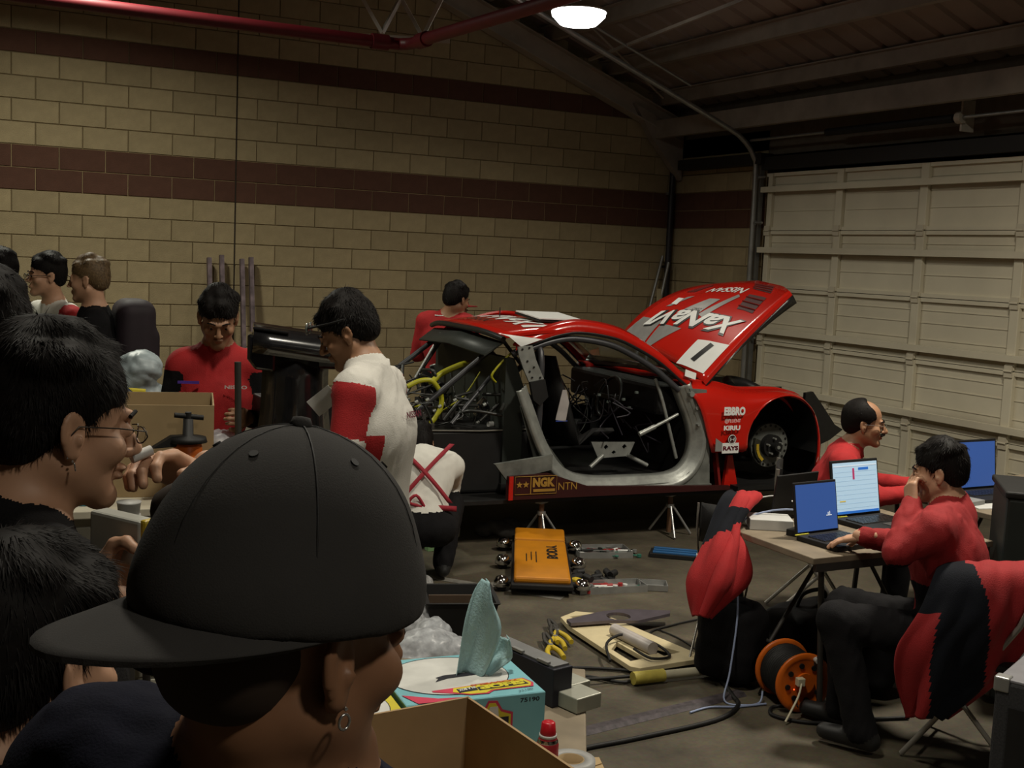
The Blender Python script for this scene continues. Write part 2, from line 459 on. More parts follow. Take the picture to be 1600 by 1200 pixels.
# sprinkler main
RP = mat('red_sprinkler_paint', (.10, .004, .008), .5, var=.1)
sp = thing('sprinkler_pipe', 'long red sprinkler pipe with an elbow hung under the roof', 'pipe', (0, 0, 0))
MB().tube([(-4.5, 9.2, 3.6), (2.5, 9.2, 3.6), (3.42, 9.2, 3.6), (3.56, 9.16, 3.6), (3.61, 9.04, 3.6), (3.63, 8.6, 3.6), (3.78, 6.5, 3.6), (3.9, 3.0, 3.6)], .048, 12, spline=3).build('pipe', RP, sp)
MB().cyl((3.3, 9.2, 3.6), (3.44, 9.2, 3.6), .062, n=14).build('coupling', RP, sp); MB().cyl((3.615, 8.96, 3.6), (3.62, 8.82, 3.6), .062, n=14).build('coupling', RP, sp)
# joist webs seen above the elbow
tr = struct(bpy.data.objects.new('trim_1', None)); COL.objects.link(tr)
WHM = mat('white_truss_paint', (.5, .47, .42), .5)
for a_, b_ in (((3.70, 9.62, 4.06), (3.52, 9.56, 3.74)), ((3.70, 9.62, 4.06), (3.86, 9.50, 3.74)), ((3.86, 9.50, 3.74), (3.99, 9.42, 4.06)), ((3.52, 9.56, 3.74), (3.34, 9.65, 4.06))):
    MB().beam(a_, b_, .03, .03).build('web_bar', WHM, tr)
MB().beam((2.6, 10.1, 4.09), (4.8, 8.9, 4.09), .05, .06).build('top_chord', STEEL, tr); MB().beam((3.30, 9.70, 3.71), (4.05, 9.36, 3.71), .04, .04).build('bottom_chord', STEEL, tr)
# high bay lamp
hl = thing('ceiling_lamp', 'round glowing lamp with a shallow bowl hung under the roof', 'lamp', (5.04, 8.94, 3.95))
MB().lathe([(.06, .30), (.11, .28), (.13, .13), (.235, .07), (.24, .055), (.10, .06)], 32).build('housing', mat('lamp_housing', (.5, .5, .48), .5), hl)
MB().lathe([(.232, .06), (.225, .02), (.16, -.045), (.15, -.05)], 32).build('diffuser', mat('lamp_glow', (1, 1, .95), .5, var=0, emit=(1, 1, .93), estr=9), hl)
MB().cyl((0, 0, .28), (0, 0, roof_z(5.04) - 3.95 - .02), .012, n=8).build('hanger_rod', STEEL, hl)
# ================================================================ THE RACE CAR (x forward, y away from the camera, z up)
CAR_LOC = (3.50, 6.86, 0.0); CAR_RZ = math.radians(-3)
RED = mat('race_red_paint', (.50, .012, .006), .22, 0, var=.05, scale=3, coat=.6)
REDD = mat('dull_red_inner', (.20, .008, .006), .5)
CARB = mat('black_carbon', (.012, .012, .012), .35, var=.2, scale=30)
SILV = mat('bare_aluminium', (.30, .31, .29), .42, .45, var=.2, scale=14, bump=.1, bscale=30)
SILVD = mat('dusty_aluminium', (.155, .16, .145), .6, .3, var=.35, scale=9)
WHT = mat('white_decal', (.72, .72, .70), .4, var=.03)
GREY = mat('silver_decal', (.30, .29, .28), .35, .3, var=.1)
YEL = mat('yellow_hose', (.42, .40, .02), .4, var=.1)
GOLD = mat('gold_decal', (.34, .19, .03), .5)
HR_ = [(1.54, .10, 1.10), (1.57, .45, 1.18), (1.585, .80, 1.23), (1.60, 1.15, 1.27), (1.60, 1.5, 1.295)]
HF_ = [(2.24, .10, 1.765), (2.37, .36, 1.80), (2.45, .8, 1.83), (2.44, 1.12, 1.81), (2.36, 1.40, 1.775)]
def hoodP(u, v, lift=0.0):
    v = min(max(v, 0), 1)
    k = min(int(v * 4), 3); t = v * 4 - k
    a = Vector(HR_[k]) * (1 - t) + Vector(HR_[k + 1]) * t; b = Vector(HF_[k]) * (1 - t) + Vector(HF_[k + 1]) * t
    return a * (1 - u) + b * u + Vector((-.64, -.02, .77)) * (4 * u * (1 - u) * (.015 + .10 * min(1, v * 1.6)) * .9 + lift)
def mapped(name, mesh_src, fn, m, parent):
    """bend a flat mesh onto a surface"""
    vs = [tuple(fn(v.co.x, v.co.y, v.co.z)) for v in mesh_src.vertices]
    me = bpy.data.meshes.new(name); me.from_pydata(vs, [], [tuple(p.vertices) for p in mesh_src.polygons]); me.materials.append(m)
    return link(name, me, parent)
def text_mesh(body, size=1.0, bold=0.0, shear=0.0, space=1.0, cuts=1):
    """flat letters, normalised to 0..1 in x and 0..1 in y"""
    cu = bpy.data.curves.new('t', 'FONT'); cu.body = body; cu.size = 1; cu.offset = bold; cu.shear = shear; cu.space_character = space; cu.resolution_u = 3
    o = bpy.data.objects.new('t', cu); COL.objects.link(o); bpy.context.view_layer.update()
    dg = bpy.context.evaluated_depsgraph_get(); me = bpy.data.meshes.new_from_object(o.evaluated_get(dg))
    bpy.data.objects.remove(o)
    co = np.array([v.co[:] for v in me.vertices]); lo = co.min(0); hi = co.max(0)
    for v in me.vertices:
        v.co.x = (v.co.x - lo[0]) / (hi[0] - lo[0]); v.co.y = (v.co.y - lo[1]) / (hi[1] - lo[1])
    bm = bmesh.new(); bm.from_mesh(me); bmesh.ops.triangulate(bm, faces=bm.faces)
    for _ in range(cuts): bmesh.ops.subdivide_edges(bm, edges=[e for e in bm.edges if e.calc_length() > .12], cuts=1)
    bmesh.ops.triangulate(bm, faces=bm.faces)
    bm.to_mesh(me); bm.free(); return me
def wtext(name, body, m, parent, P, **k):
    """letters bent onto a bilinear patch P(x,y)"""
    return mapped(name, text_mesh(body, **k), lambda x, y, z: P(x, y), m, parent)
def quad_fn(a, b, c, d):
    a, b, c, d = [Vector(q) for q in (a, b, c, d)]     # a lower left, b lower right, c upper right, d upper left
    return lambda x, y: (a * (1 - x) + b * x) * (1 - y) + (d * (1 - x) + c * x) * y
def patch(name, poly_uv, fn, m, parent, n=6):
    """a decal quad given by four parameter corners, bent onto a surface"""
    (a, b, c, d) = [Vector((*q, 0)) for q in poly_uv]; P = []
    for i in range(n + 1):
        row = []
        for j in range(n + 1):
            x, y = i / n, j / n; q = (a * (1 - x) + b * x) * (1 - y) + (d * (1 - x) + c * x) * y
            row.append(fn(q.x, q.y))
        P.append(row)
    return MB().grid(P).build(name, m, parent)

car = thing('race_car', 'stripped red race car raised on stands with its hood open', 'car', CAR_LOC, CAR_RZ)
# --- hood, its decals as sub-parts
n = 14
hood = MB().grid([[hoodP(i / n, j / n) for j in range(n + 1)] for i in range(n + 1)], thick=-.03).build('hood', [RED], car)
hood['label'] = 'raised red hood with white lettering and silver flashes'
s3 = MB().grid([[hoodP(i / n, 0, -.03 - .075 * j * (i / n) ** 2) + Vector((0, .01 * j, 0)) for i in range(n + 1)] for j in (0, 1)], thick=.01); s3.build('hood_flange', CARB, hood)
H3 = lambda u, v: hoodP(u, v, .004)
H4 = lambda u, v: hoodP(u, v, .006)
patch('number_panel', [(.35, .05), (.24, .31), (.0, .31), (.05, .05)], H3, WHT, hood)
wtext('number', '1', CARB, hood, lambda x, y: H4(.27 - .19 * y, .155 + .045 * x + .03 * y), bold=.03)
patch('silver_flash', [(.28, .93), (.27, .72), (.0, .72), (.0, .99)], H3, GREY, hood)
patch('silver_flash', [(.24, .70), (.26, .50), (.0, .66), (.0, .70)], H3, GREY, hood)
patch('silver_flash', [(.62, .56), (.64, .48), (.40, .50), (.38, .66)], H3, GREY, hood)
patch('silver_flash', [(.76, .42), (.74, .39), (.42, .44), (.43, .49)], H3, GREY, hood)
patch('silver_flash', [(.44, .84), (.45, .80), (.62, .72), (.60, .77)], H3, GREY, hood)
patch('white_sticker', [(.58, .84), (.57, .78), (.47, .76), (.48, .82)], H4, WHT, hood)
wtext('lettering', 'XaNaVI', CARB, hood, lambda x, y: hoodP(.615 - .21 * x - .20 * y - .03, .12 + .74 * x - .012, .005), bold=.05, shear=.25, space=.92)
wtext('lettering', 'XaNaVI', WHT, hood, lambda x, y: hoodP(.60 - .21 * x - .17 * y - .03, .12 + .74 * x, .008), bold=.028, shear=.25, space=.92)
wtext('lettering', 'NISSAN', WHT, hood, lambda x, y: H3(.86 - .08 * x - .085 * y, .42 + .27 * x), bold=.02)
wtext('lettering', 'NISMO', CARB, hood, lambda x, y: H3(.50 - .02 * x - .03 * y, .50 + .08 * x), bold=.02)
for q in ([(.80, .36), (.83, .20), (.66, .14), (.62, .30)], [(.95, .46), (.97, .30), (.88, .24), (.87, .40)], [(.70, .88), (.86, .84), (.86, .78), (.70, .80)]):
    patch('hood_vent', q, lambda u, v: hoodP(u, v, .003), mat('vent_dark', (.045, .004, .004), .6), hood)
    for k in range(3):
        a = [Vector((*p, 0)) for p in q]; t = .2 + .3 * k
        s_, e_ = a[0].lerp(a[3], t), a[1].lerp(a[2], t)
        MB().beam(hoodP(s_.x, s_.y, .006), hoodP(e_.x, e_.y, .006), .012, .008).build('louvre', REDD, hood)
# --- roof
def roofP(s, t, lift=0.0):
    x = .03 + .93 * s; c = 1 - (2 * t - 1) ** 2
    z = 1.375 + .085 * math.sin(PI * (.15 + .7 * s)) - .01 + c * .045 + lift
    inset = .22 - .02 * s
    y = inset + t * (1.85 - 2 * inset)
    return Vector((x + .06 * c * (1 if s > .5 else -1) * abs(2 * s - 1), y, z))
roof = MB().grid([[roofP(i / 12, j / 12) for j in range(13)] for i in range(13)], thick=-.02).build('roof', RED, car)
R3 = lambda s, t: roofP(s, t, .004)
wtext('lettering', 'XaNaVI', WHT, roof, lambda x, y: R3(.42 - .20 * y, .14 + .62 * x), bold=.03, shear=.25)
patch('roof_stripe', [(.22, .10), (.62, .035), (.66, .075), (.24, .15)], R3, WHT, roof)
patch('roof_stripe', [(.50, .10), (.98, .07), (.98, .085), (.50, .125)], R3, WHT, roof)
wtext('lettering', 'NISMO', CARB, roof, lambda x, y: R3(.20 - .08 * y, .40 + .25 * x))
pl = MB().box((0, 0, 0), (.36, .34, .008)).build('antenna_plate', WHT, roof, loc=(.56, .66, 1.522), rot=(.10, .02, .1))
MB().box((0, 0, 0), (.37, .35, .012)).build('plate_frame', CARB, roof, loc=(.56, .66, 1.507), rot=(.10, .02, .1))  # dark printed ground behind the yellow word
MB().cyl((.30, .95, 1.48), (.30, .95, 1.56), .004, n=6).build('antenna', CARB, roof)
# --- near and far cant rail with black window gasket
gk = [(.10, 1.30, .20), (.15, 1.335, .20), (.24, 1.352, .22), (.42, 1.41, .22), (.6, 1.433, .22), (.85, 1.40, .2), (1.03, 1.33, .18), (1.2, 1.235, .15), (1.34, 1.125, .12), (1.41, 1.07, .1)]
for sgn in (0, 1):
    Y = (lambda y: y) if sgn == 0 else (lambda y: 1.85 - y)
    g = catmull([Vector((x, Y(y), z)) for x, z, y in gk], 5)
    d = 1 if sgn == 0 else -1
    out = []
    for i, p in enumerate(g):
        f = i / (len(g) - 1)
        w = .035 + .05 * math.sin(PI * min(1, f * 1.15)) + .02 * f
        out.append(p + Vector((.55 * w * f, d * .75 * w, w * (.95 - .35 * f))))
    rail = MB().grid([[a, (a + b) / 2 + Vector((.008, -d * .008, .018)), b] for a, b in zip(g, out)], thick=.015).build('cant_rail', RED, car)
    MB().tube(g, .014, 8).build('window_gasket', CARB, rail)
    q = [p + Vector((-.035, d * .02, -.045)) for p in g[3:-2]]
    MB().tube(q, .022, 8).build('roll_cage_rail', mat('cage_grey', (.05, .05, .055), .4, .3), rail)
patch('white_panel', [(0, 0), (1, 0), (1, 1), (0, 1)], quad_fn((.02, .13, 1.405), (.13, .17, 1.335), (.30, .20, 1.385), (-.02, .20, 1.42)), WHT, roof)
MB().box((0, 0, 0), (.09, .05, .004)).build('tow_sticker', WHT, car, loc=(1.42, .09, 1.155), rot=(1.2, .3, -.1))
# windscreen glass and header
GLASS = mat('clear_glass', (.9, .95, .93), .02, var=0, trans=1.0)
MB().grid([[Vector((.97 + .47 * s, .24 + 1.37 * t - .10 * s + .20 * s * t, 1.43 - .33 * s)) + Vector((.05, 0, .02)) * (1 - (2 * t - 1) ** 2) for t in [k / 8 for k in range(9)]] for s in [k / 5 for k in range(6)]], thick=.004).build('windscreen', GLASS, car)
MB().tube([(1.42, .12, 1.08), (1.50, .5, 1.12), (1.53, .93, 1.13), (1.50, 1.35, 1.12), (1.42, 1.73, 1.08)], .03, 8, spline=4).build('scuttle', CARB, car)
MB().grid([[Vector((1.42, .13, 1.08)), Vector((1.46, .9, 1.12)), Vector((1.42, 1.72, 1.08))], [Vector((1.62, .13, 1.06)), Vector((1.62, .9, 1.10)), Vector((1.62, 1.72, 1.06))]], thick=.02).build('cowl_panel', CARB, car)
# --- front fenders
def fender(Y, name):
    T = [(1.36, 1.10), (1.54, 1.10), (1.70, 1.085), (1.85, 1.05), (2.0, 1.045), (2.18, 1.045), (2.32, 1.02), (2.43, .955), (2.52, .85), (2.56, .70), (2.565, .55), (2.55, .42)]
    B = [(1.60, .6), (1.76, .605), (1.875, .61), (1.885, .72), (1.92, .83), (1.99, .94), (2.08, 1.0), (2.20, 1.02), (2.33, .985), (2.46, .87), (2.525, .68), (2.52, .42)]
    t = [T[0]]; 
    Tc = catmull([Vector((x, 0, z)) for x, z in T], 3); Bc = catmull([Vector((x, 0, z)) for x, z in B], 3)
    P = []
    for a, b in zip(Tc, Bc):
        row = []
        for q in range(9):
            f = q / 8; p = a.lerp(b, f)
            if p.x < 1.62: p = Vector((p.x + .10 * math.sin(PI * f) * (1.62 - p.x) * 2.2, 0, p.z))
            tum = .10 * max(0, (1 - f * 3)) ** 2 if a.x < 2.3 else .04 * max(0, (1 - f * 3)) ** 2
            flare = -.035 * math.exp(-((p.x - 2.2) / .38) ** 2) * min(1, f * 2)
            row.append(Vector((p.x, Y(tum + flare + .02 + .02 * abs(p.x - 2)), p.z)))
        P.append(row)
    fd = MB().grid(P, thick=.012).build(name, RED, car)
    top = []
    for a in Tc[:26]:
        y0 = .12 if a.x < 2.3 else .08
        top.append([Vector((a.x, Y(y0 + .02 * abs(a.x - 2)), a.z)), Vector((a.x, Y(.20), a.z + .004)), Vector((a.x, Y(.27), a.z - .015)), Vector((a.x, Y(.28), a.z - .06))])
    MB().grid(top, thick=.008).build('fender_top', RED, fd)
    return fd
fn = fender(lambda y: y, 'front_fender'); ff = fender(lambda y: 1.85 - y, 'front_fender')
# fender stickers
def ftxt(body, x0, x1, z0, z1, m=WHT, y=-.012, **k):
    return wtext('lettering', body, m, fn, quad_fn((x0, y, z0), (x1, y, z0), (x1, y, z1), (x0, y, z1)), **k)
ftxt('EBBRO', 1.655, 1.835, .872, .935, bold=.06)
ftxt('@FLUENT', 1.665, 1.80, .815, .848, bold=.0)
ftxt('KIRIU', 1.66, 1.80, .765, .80, bold=.05)
o = MB().cyl((1.735, -.006, .70), (1.735, -.014, .70), .035, n=24).build('round_sticker', mat('dark_sticker', (.03, .005, .005), .5), fn)
o = MB().tube([(1.735 + .031 * math.cos(t * PI / 12), -.015, .70 + .031 * math.sin(t * PI / 12)) for t in range(24)], .0025, 6, closed=True).build('sticker_ring', WHT, fn)
ftxt('H', 1.718, 1.752, .687, .713, y=-.017, bold=.0)
MB().prism([(1.60, .615), (1.60, .71), (1.68, .66), (1.80, .655), (1.80, .610)], -.006, -.010).build('silver_flash', GREY, fn)
MB().box((1.725, -.012, .637), (.14, .004, .075)).build('white_sticker', WHT, fn)
ftxt('RAYS', 1.66, 1.79, .62, .653, m=mat('maroon_decal', (.10, .01, .02), .5), y=-.016, bold=.05)
# wheel housing, brake and hub
for sgn in (0, 1):
    Y = (lambda y: y) if sgn == 0 else (lambda y: 1.85 - y)
    hb = bpy.data.objects.new('wheel_hub', None); COL.objects.link(hb); hb.parent = car
    mb = MB(); P = []
    for i in range(17):
        t = -.25 + (PI + .5) * i / 16
        P.append([Vector((2.2 - .335 * math.cos(t), Y(.03), .66 + .36 * math.sin(t))), Vector((2.2 - .33 * math.cos(t), Y(.55), .66 + .35 * math.sin(t)))])
    mb.grid(P); mb.build('wheel_housing', CARB, hb)
    MB().box((2.2, Y(.56), .68), (.72, .02, .66)).build('inner_panel', CARB, hb)
    dy = 1 if sgn == 0 else -1
    c = Vector((2.245, Y(.235), .605))
    mb = MB().cyl(c, c + Vector((0, dy * .03, 0)), .165, n=40); 
    mb.build('brake_disc', SILVD, hb)
    mb = MB()
    for k in range(20):
        t = 2 * PI * k / 20; mb.cyl(c + Vector((.15 * math.cos(t), -dy * .002, .15 * math.sin(t))), c + Vector((.15 * math.cos(t), -dy * .0005, .15 * math.sin(t))), .011, n=8)
    mb.build('disc_hole', CARB, hb)
    MB().cyl(c + Vector((0, -dy * .05, 0)), c, .085, n=28).cyl(c + Vector((0, -dy * .115, 0)), c, .03, n=16).build('hub_bell', BLK, hb)
    mb = MB()
    for k in range(5):
        t = 2 * PI * k / 5 + .4; mb.cyl(c + Vector((.06 * math.cos(t), -dy * .085, .06 * math.sin(t))), c + Vector((.06 * math.cos(t), 0, .06 * math.sin(t))), .008, n=8)
    mb.cyl(c + Vector((0, -dy * .12, 0)), c, .014, n=10)
    mb.build('wheel_stud', SILV, hb)
    P = []
    for i in range(9):
        t = PI - .75 + 1.35 * i / 8 + .35
        P.append((c.x + .155 * math.cos(t), c.z + .155 * math.sin(t)))
    inner = [(c.x + .105 * math.cos(PI - .40 + 1.35 * i / 8), c.z + .105 * math.sin(PI - .40 + 1.35 * i / 8)) for i in range(8, -1, -1)]
    cal = MB().prism(P + inner, c.y - dy * .03, c.y + dy * .07).build('brake_caliper', mat('caliper_black', (.03, .03, .02), .5), hb, bevel=.004)
    for k in range(3):
        t = PI + .05 + .36 * k; MB().box((c.x + .13 * math.cos(t), c.y - dy * .034, c.z + .13 * math.sin(t)), (.022, .006, .045), rot=(0, -t, 0)).build('caliper_mark', mat('caliper_yellow', (.45, .30, .02), .5), cal)
    MB().cyl((2.2, Y(.30), .58), (2.2, Y(.58), .66), .02, n=8).cyl((2.12, Y(.28), .5), (2.0, Y(.85), .42), .022, n=8).cyl((2.3, Y(.28), .5), (2.4, Y(.85), .42), .022, n=8).build('suspension_arm', BLK, hb)
# --- doorway: silver ring and pillars
RX = [(.16, 1.08), (.19, 1.0), (.24, .88), (.28, .78), (.34, .66), (.42, .55), (.53, .47), (.70, .435), (1.0, .43), (1.25, .435), (1.38, .475), (1.45, .56), (1.47, .68), (1.44, .82), (1.38, .95), (1.33, 1.06)]
def ring(Y, name='door_frame'):
    base = catmull([Vector((x, 0, z)) for x, z in RX], 4)
    dirs = []
    for i, p in enumerate(base):
        d = (base[min(i + 1, len(base) - 1)] - base[max(i - 1, 0)]).normalized(); dirs.append(Vector((-d.z, 0, d.x)) * -1)
    def off(p, nrm, o, y): q = p + nrm * o; return Vector((q.x, Y(y + .06 * max(0, q.z - .7)), q.z))
    P = [[off(p, nn, o, y) for (o, y) in ((-.012, .16), (0, .105), (.018, .10), (.024, .075), (.05, .07), (.055, .05), (.085, .045), (.10, .06))] for p, nn in zip(base, dirs)]
    return MB().grid(P, thick=.004).build(name, SILV, car)
dfr = ring(lambda y: y); ring(lambda y: 1.85 - y)
MB().prism([(1.545, 1.05), (1.40, 1.06), (1.475, .9), (1.545, .72), (1.53, .58), (1.46, .475), (1.36, .39), (.9, .38), (.9, .335), (1.62, .335), (1.60, .6)], .062, .075).build('hinge_pillar', SILVD, car)
for x, z, r in ((1.42, 1.02, .02), (1.47, .92, .014), (1.49, .80, .01)): MB().cyl((x, .05, z), (x, .09, z), r, n=12).build('hinge_bolt', SILV, dfr)
MB().prism([(.58, .372), (1.62, .372), (1.62, .325), (.58, .325)], .04, .09).build('sill_strip', SILVD, car)
bp_ = MB().prism([(.10, 1.335), (.205, 1.345), (.235, 1.25), (.30, 1.12), (.19, 1.10), (.15, 1.18), (.11, 1.27)], .15, .165).build('pillar_panel', SILV, car)
mb = MB()
for x, z in ((.13, 1.32), (.18, 1.33), (.17, 1.24), (.22, 1.20), (.21, 1.13), (.27, 1.13), (.19, 1.17)): mb.cyl((x, .143, z), (x, .15, z), .007, n=8)
mb.build('rivet', CARB, bp_)
MB().prism([(.19, 1.10), (.30, 1.12), (.33, 1.0), (.27, .94), (.22, .98)], .13, .16).build('pillar_cover', BLK, car)
MB().prism([(.20, .98), (.12, .94), (.20, .7), (.33, .45), (.62, .335), (.48, .335), (.30, .40)], .12, .13).build('pillar_flange', SILVD, car)
MB().prism([(.28, .40), (.43, .40), (.33, .62), (.27, .62)], .09, .115).build('pillar_foot', SILVD, car)
# --- skirt and floor
SK = mat('skirt_shaded_red', (.035, .005, .005), .45)  # red darkened: the shadow on the skirt is painted into its colour
sk = MB().prism([(.0, .33), (1.75, .33), (1.75, .36), (.60, .40), (.42, .46), (.30, .50), (.0, .49)], .0, .03).build('side_skirt', SK, car)
MB().box((.02, -.006, .41), (.03, .008, .16)).build('skirt_edge', RED, sk)
MB().prism([(-.09, .57), (.33, .62), (.33, .52), (.0, .46)], .02, .05).build('skirt_bracket', SILVD, car)
MB().tube([(.05, -.005, .365), (.05, -.005, .485), (.355, -.005, .485), (.355, -.005, .365)], .0025, 4, closed=True).build('logo_border', GOLD, sk)
wtext('lettering', 'NGK', GOLD, sk, quad_fn((.18, -.004, .41), (.345, -.004, .41), (.345, -.004, .475), (.18, -.004, .475)), bold=.06)
MB().box((.265, -.004, .388), (.16, .003, .018)).build('logo_bar', GOLD, sk)
MB().box((.165, -.004, .425), (.006, .003, .12)).build('logo_bar', GOLD, sk)
wtext('lettering', 'NTN', GOLD, sk, quad_fn((.37, -.004, .385), (.51, -.004, .385), (.51, -.004, .435), (.37, -.004, .435)), bold=.0)
for cx in (.082, .13):
    st = []
    for k in range(10):
        rr = .024 if k % 2 == 0 else .010; t = PI / 2 + k * PI / 5; st.append((cx + rr * math.cos(t), .43 + rr * math.sin(t)))
    MB().prism(st, -.002, -.005).build('star', GOLD, sk)
MB().prism([(-.45, .30), (3.05, .30), (3.05, .325), (-.45, .325)], .03, 1.82).build('undertray', BLK, car)
MB().box((2.35, .02, .34), (1.1, .10, .03)).build('front_splitter', CARB, car)
for sx in (1.72,): MB().beam((sx, .10, .33), (sx - .05, .10, .60), .05, .02).build('jacking_post', REDD, car); MB().prism([(1.78, .33), (1.90, .33), (1.84, .56), (1.80, .56)], .12, .15).build('brake_duct', RED, car)
# --- cabin
cab = MB(); cab.box((.8, .98, .36), (1.5, 1.5, .06)); cab.box((1.50, .95, .72), (.03, 1.55, .68)); cab.box((.8, 1.72, .55), (1.5, .04, .36)); cab.build('cabin_tub', BLK, car)
MB().prism([(.20, .36), (.20, 1.05), (.12, 1.25), (.06, 1.25), (.06, .36)], .25, 1.62).build('rear_bulkhead', mat('dark_green_primer', (.016, .02, .016), .6), car)
CAGE = MATS['cage_grey']
cg = MB()
cg.tube([(.30, .22, .40), (.30, .20, 1.0), (.30, .28, 1.36), (.30, .93, 1.42), (.30, 1.57, 1.36), (.30, 1.65, 1.0), (.30, 1.63, .40)], .022, 10, spline=4)
cg.tube([(.30, .25, 1.30), (.30, 1.60, .65)], .02, 8); cg.tube([(.35, .3, 1.35), (.95, 1.5, 1.37)], .018, 8)
cg.tube([(.32, 1.45, 1.33), (1.15, 1.68, .55)], .02, 8); cg.tube([(.5, 1.5, 1.36), (.85, 1.6, 1.0)], .016, 8)
cg.build('roll_cage', CAGE, car)
MB().tube([(1.21, .22, 1.11), (1.27, .2, .95), (1.41, .2, .537)], .013, 8, spline=3).build('cage_strut', SILV, car)
MB().cyl((1.075, .17, .722), (1.20, .17, .775), .018, n=10).cyl((1.2, .17, .775), (1.385, .17, .861), .012, n=10).build('damper', SILV, car)
sb = MB().prism([(.808, .64), (1.166, .631), (1.12, .53), (.87, .52)], .38, .392, holes=[[(.93 - .02, .60), (.93, .62), (.95, .60), (.93, .58)], [(1.06, .60), (1.08, .62), (1.10, .60), (1.08, .58)], [(.975, .56), (.995, .575), (1.015, .56), (.995, .545)]]).build('seat_bracket', SILV, car)
MB().tube([(.90, .37, .54), (.78, .33, .465)], .016, 8).build('bracket_leg', SILV, sb); MB().tube([(1.10, .37, .54), (1.25, .33, .465)], .016, 8).build('bracket_leg', SILV, sb)
mb = MB()   # bucket seat
P = []
for i in range(9):
    t = i / 8; x = .95 - .45 * t if t < .5 else .725 - .16 * (t - .5) * 2; z = .62 if t < .5 else .62 + (t - .5) * 2 * .62
    if t >= .5: x = .68 - .20 * (t - .5) * 2
    wgt = .24 if t < .8 else .20
    P.append([Vector((x + .10 * abs(s) ** 3, .75 + wgt * s, z + (.10 * abs(s) ** 3 if t < .5 else 0))) for s in (-1, -.8, -.5, 0, .5, .8, 1)])
mb.grid(P, thick=.03).build('seat', BLK, car)
MB().prism([(.50, .81), (.58, .795), (.60, .93), (.575, 1.02), (.545, 1.02)], .35, .356).build('paper_tag', mat('grey_paper', (.36, .33, .32), .8), car)
MB().box((.548, .352, .80), (.09, .004, .008)).build('tag_edge', mat('blue_tape', (.03, .06, .3), .5), car)
MB().box((1.36, .95, .95), (.22, 1.4, .22)).build('dashboard', BLK, car, bevel=.03)
st = MB(); st.tube([(1.12 + .05 * math.sin(t * PI / 8), .72 + .16 * math.cos(t * PI / 8), .92 + .15 * math.sin(t * PI / 8)) for t in range(16)], .013, 8, closed=True); st.cyl((1.12, .72, .92), (1.34, .72, .9), .02, n=8); st.beam((1.12, .58, .92), (1.12, .86, .92), .02, .03); st.build('steering_wheel', CARB, car)
random.seed(3)
mb = MB()
for k in range(26):
    x = random.uniform(.95, 1.4); y = random.uniform(.3, 1.5); z = random.uniform(.72, 1.02)
    mb.tube([(x, y, z), (x + random.uniform(-.12, .1), y + random.uniform(-.2, .2), z - random.uniform(-.05, .2)), (x + random.uniform(-.2, .1), y + random.uniform(-.3, .3), z - random.uniform(0, .25))], .006, 5, spline=3)
mb.build('wiring_loom', mat('loom_dark', (.025, .022, .03), .5), car)
mb = MB()
for x, y, z in ((1.12, .5, .93), (1.18, .42, .99), (1.05, .6, .9), (1.2, .55, .86), (.98, .62, .95)): mb.box((x, y, z), (.02, .02, .016))
mb.build('switch', mat('pale_plastic', (.35, .42, .40), .5), car)
# --- rear end, stripped to the frame
MB().box((-.10, .82, .545), (.95, 1.1, .43)).build('fuel_cell', BLK, car, bevel=.02)
MB().tube([(-.50, .27, .765), (-.1, .262, .755), (.34, .262, .762)], .006, 6).build('tank_rim', mat('rim_grey', (.12, .11, .09), .5), car)
MB().lathe([(.20, 0), (.20, .05), (.185, .12), (.14, .18), (.07, .215), (.01, .225)], 28, M=Matrix.Translation((.20, .62, .76))).build('intake_dome', mat('gloss_black', (.008, .008, .009), .08, coat=1), car)
MB().cyl((.02, .42, .775), (.09, .44, .775), .02, n=10).build('filler_cap', WHT, car)
MB().prism([(-.55, .33), (-1.15, .36), (-1.15, .40), (-.55, .42)], .3, 1.55).build('diffuser', BLK, car)
rs = MB(); rs.tube([(.05, 1.45, 1.33), (-.95, 1.35, .62)], .02, 8); rs.tube([(.05, .40, 1.33), (-.55, .5, .80), (-.95, .5, .62)], .02, 8); rs.tube([(-.95, .45, .60), (-.95, 1.4, .60)], .02, 8); rs.tube([(-.95, .45, .62), (-.95, .45, .40)], .02, 8)
rs.tube([(-.30, .3, .8), (.10, .5, 1.15)], .014, 8); rs.build('rear_subframe', CAGE, car)
MB().tube([(-.02, 1.30, 1.34), (-.35, 1.25, .80)], .013, 8).tube([(.06, 1.50, 1.28), (-.42, 1.2, .75)], .013, 8).build('rear_stay', ALU, car)
MB().tube([(.02, .22, 1.38), (-.02, .55, 1.415), (-.02, 1.3, 1.415), (.02, 1.62, 1.38)], .02, 8, spline=4).build('rear_window_header', CARB, car)
MB().grid([[Vector((.03, .24, 1.36)), Vector((.0, .9, 1.40)), Vector((.03, 1.6, 1.36))], [Vector((-.10, .26, 1.27)), Vector((-.12, .9, 1.30)), Vector((-.10, 1.58, 1.27))]], thick=.01).build('rear_window_frame', mat('dark_primer', (.03, .034, .03), .5), car)
yh = MB(); yh.tube([(-.55, .5, 1.03), (-.46, .5, 1.07), (-.37, .5, 1.065), (-.305, .5, .97), (-.31, .5, .87), (-.38, .5, .775), (-.47, .5, .765)], .017, 10, spline=5); yh.build('yellow_hose', YEL, car)
MB().tube([(-.29, .75, 1.02), (-.20, .8, 1.085), (-.05, .8, 1.15), (.02, .8, 1.16)], .022, 10, spline=4).build('yellow_hose', YEL, car)
MB().cyl((.0, .8, 1.158), (.05, .8, 1.16), .022, n=10).build('hose_end', WHT, car)
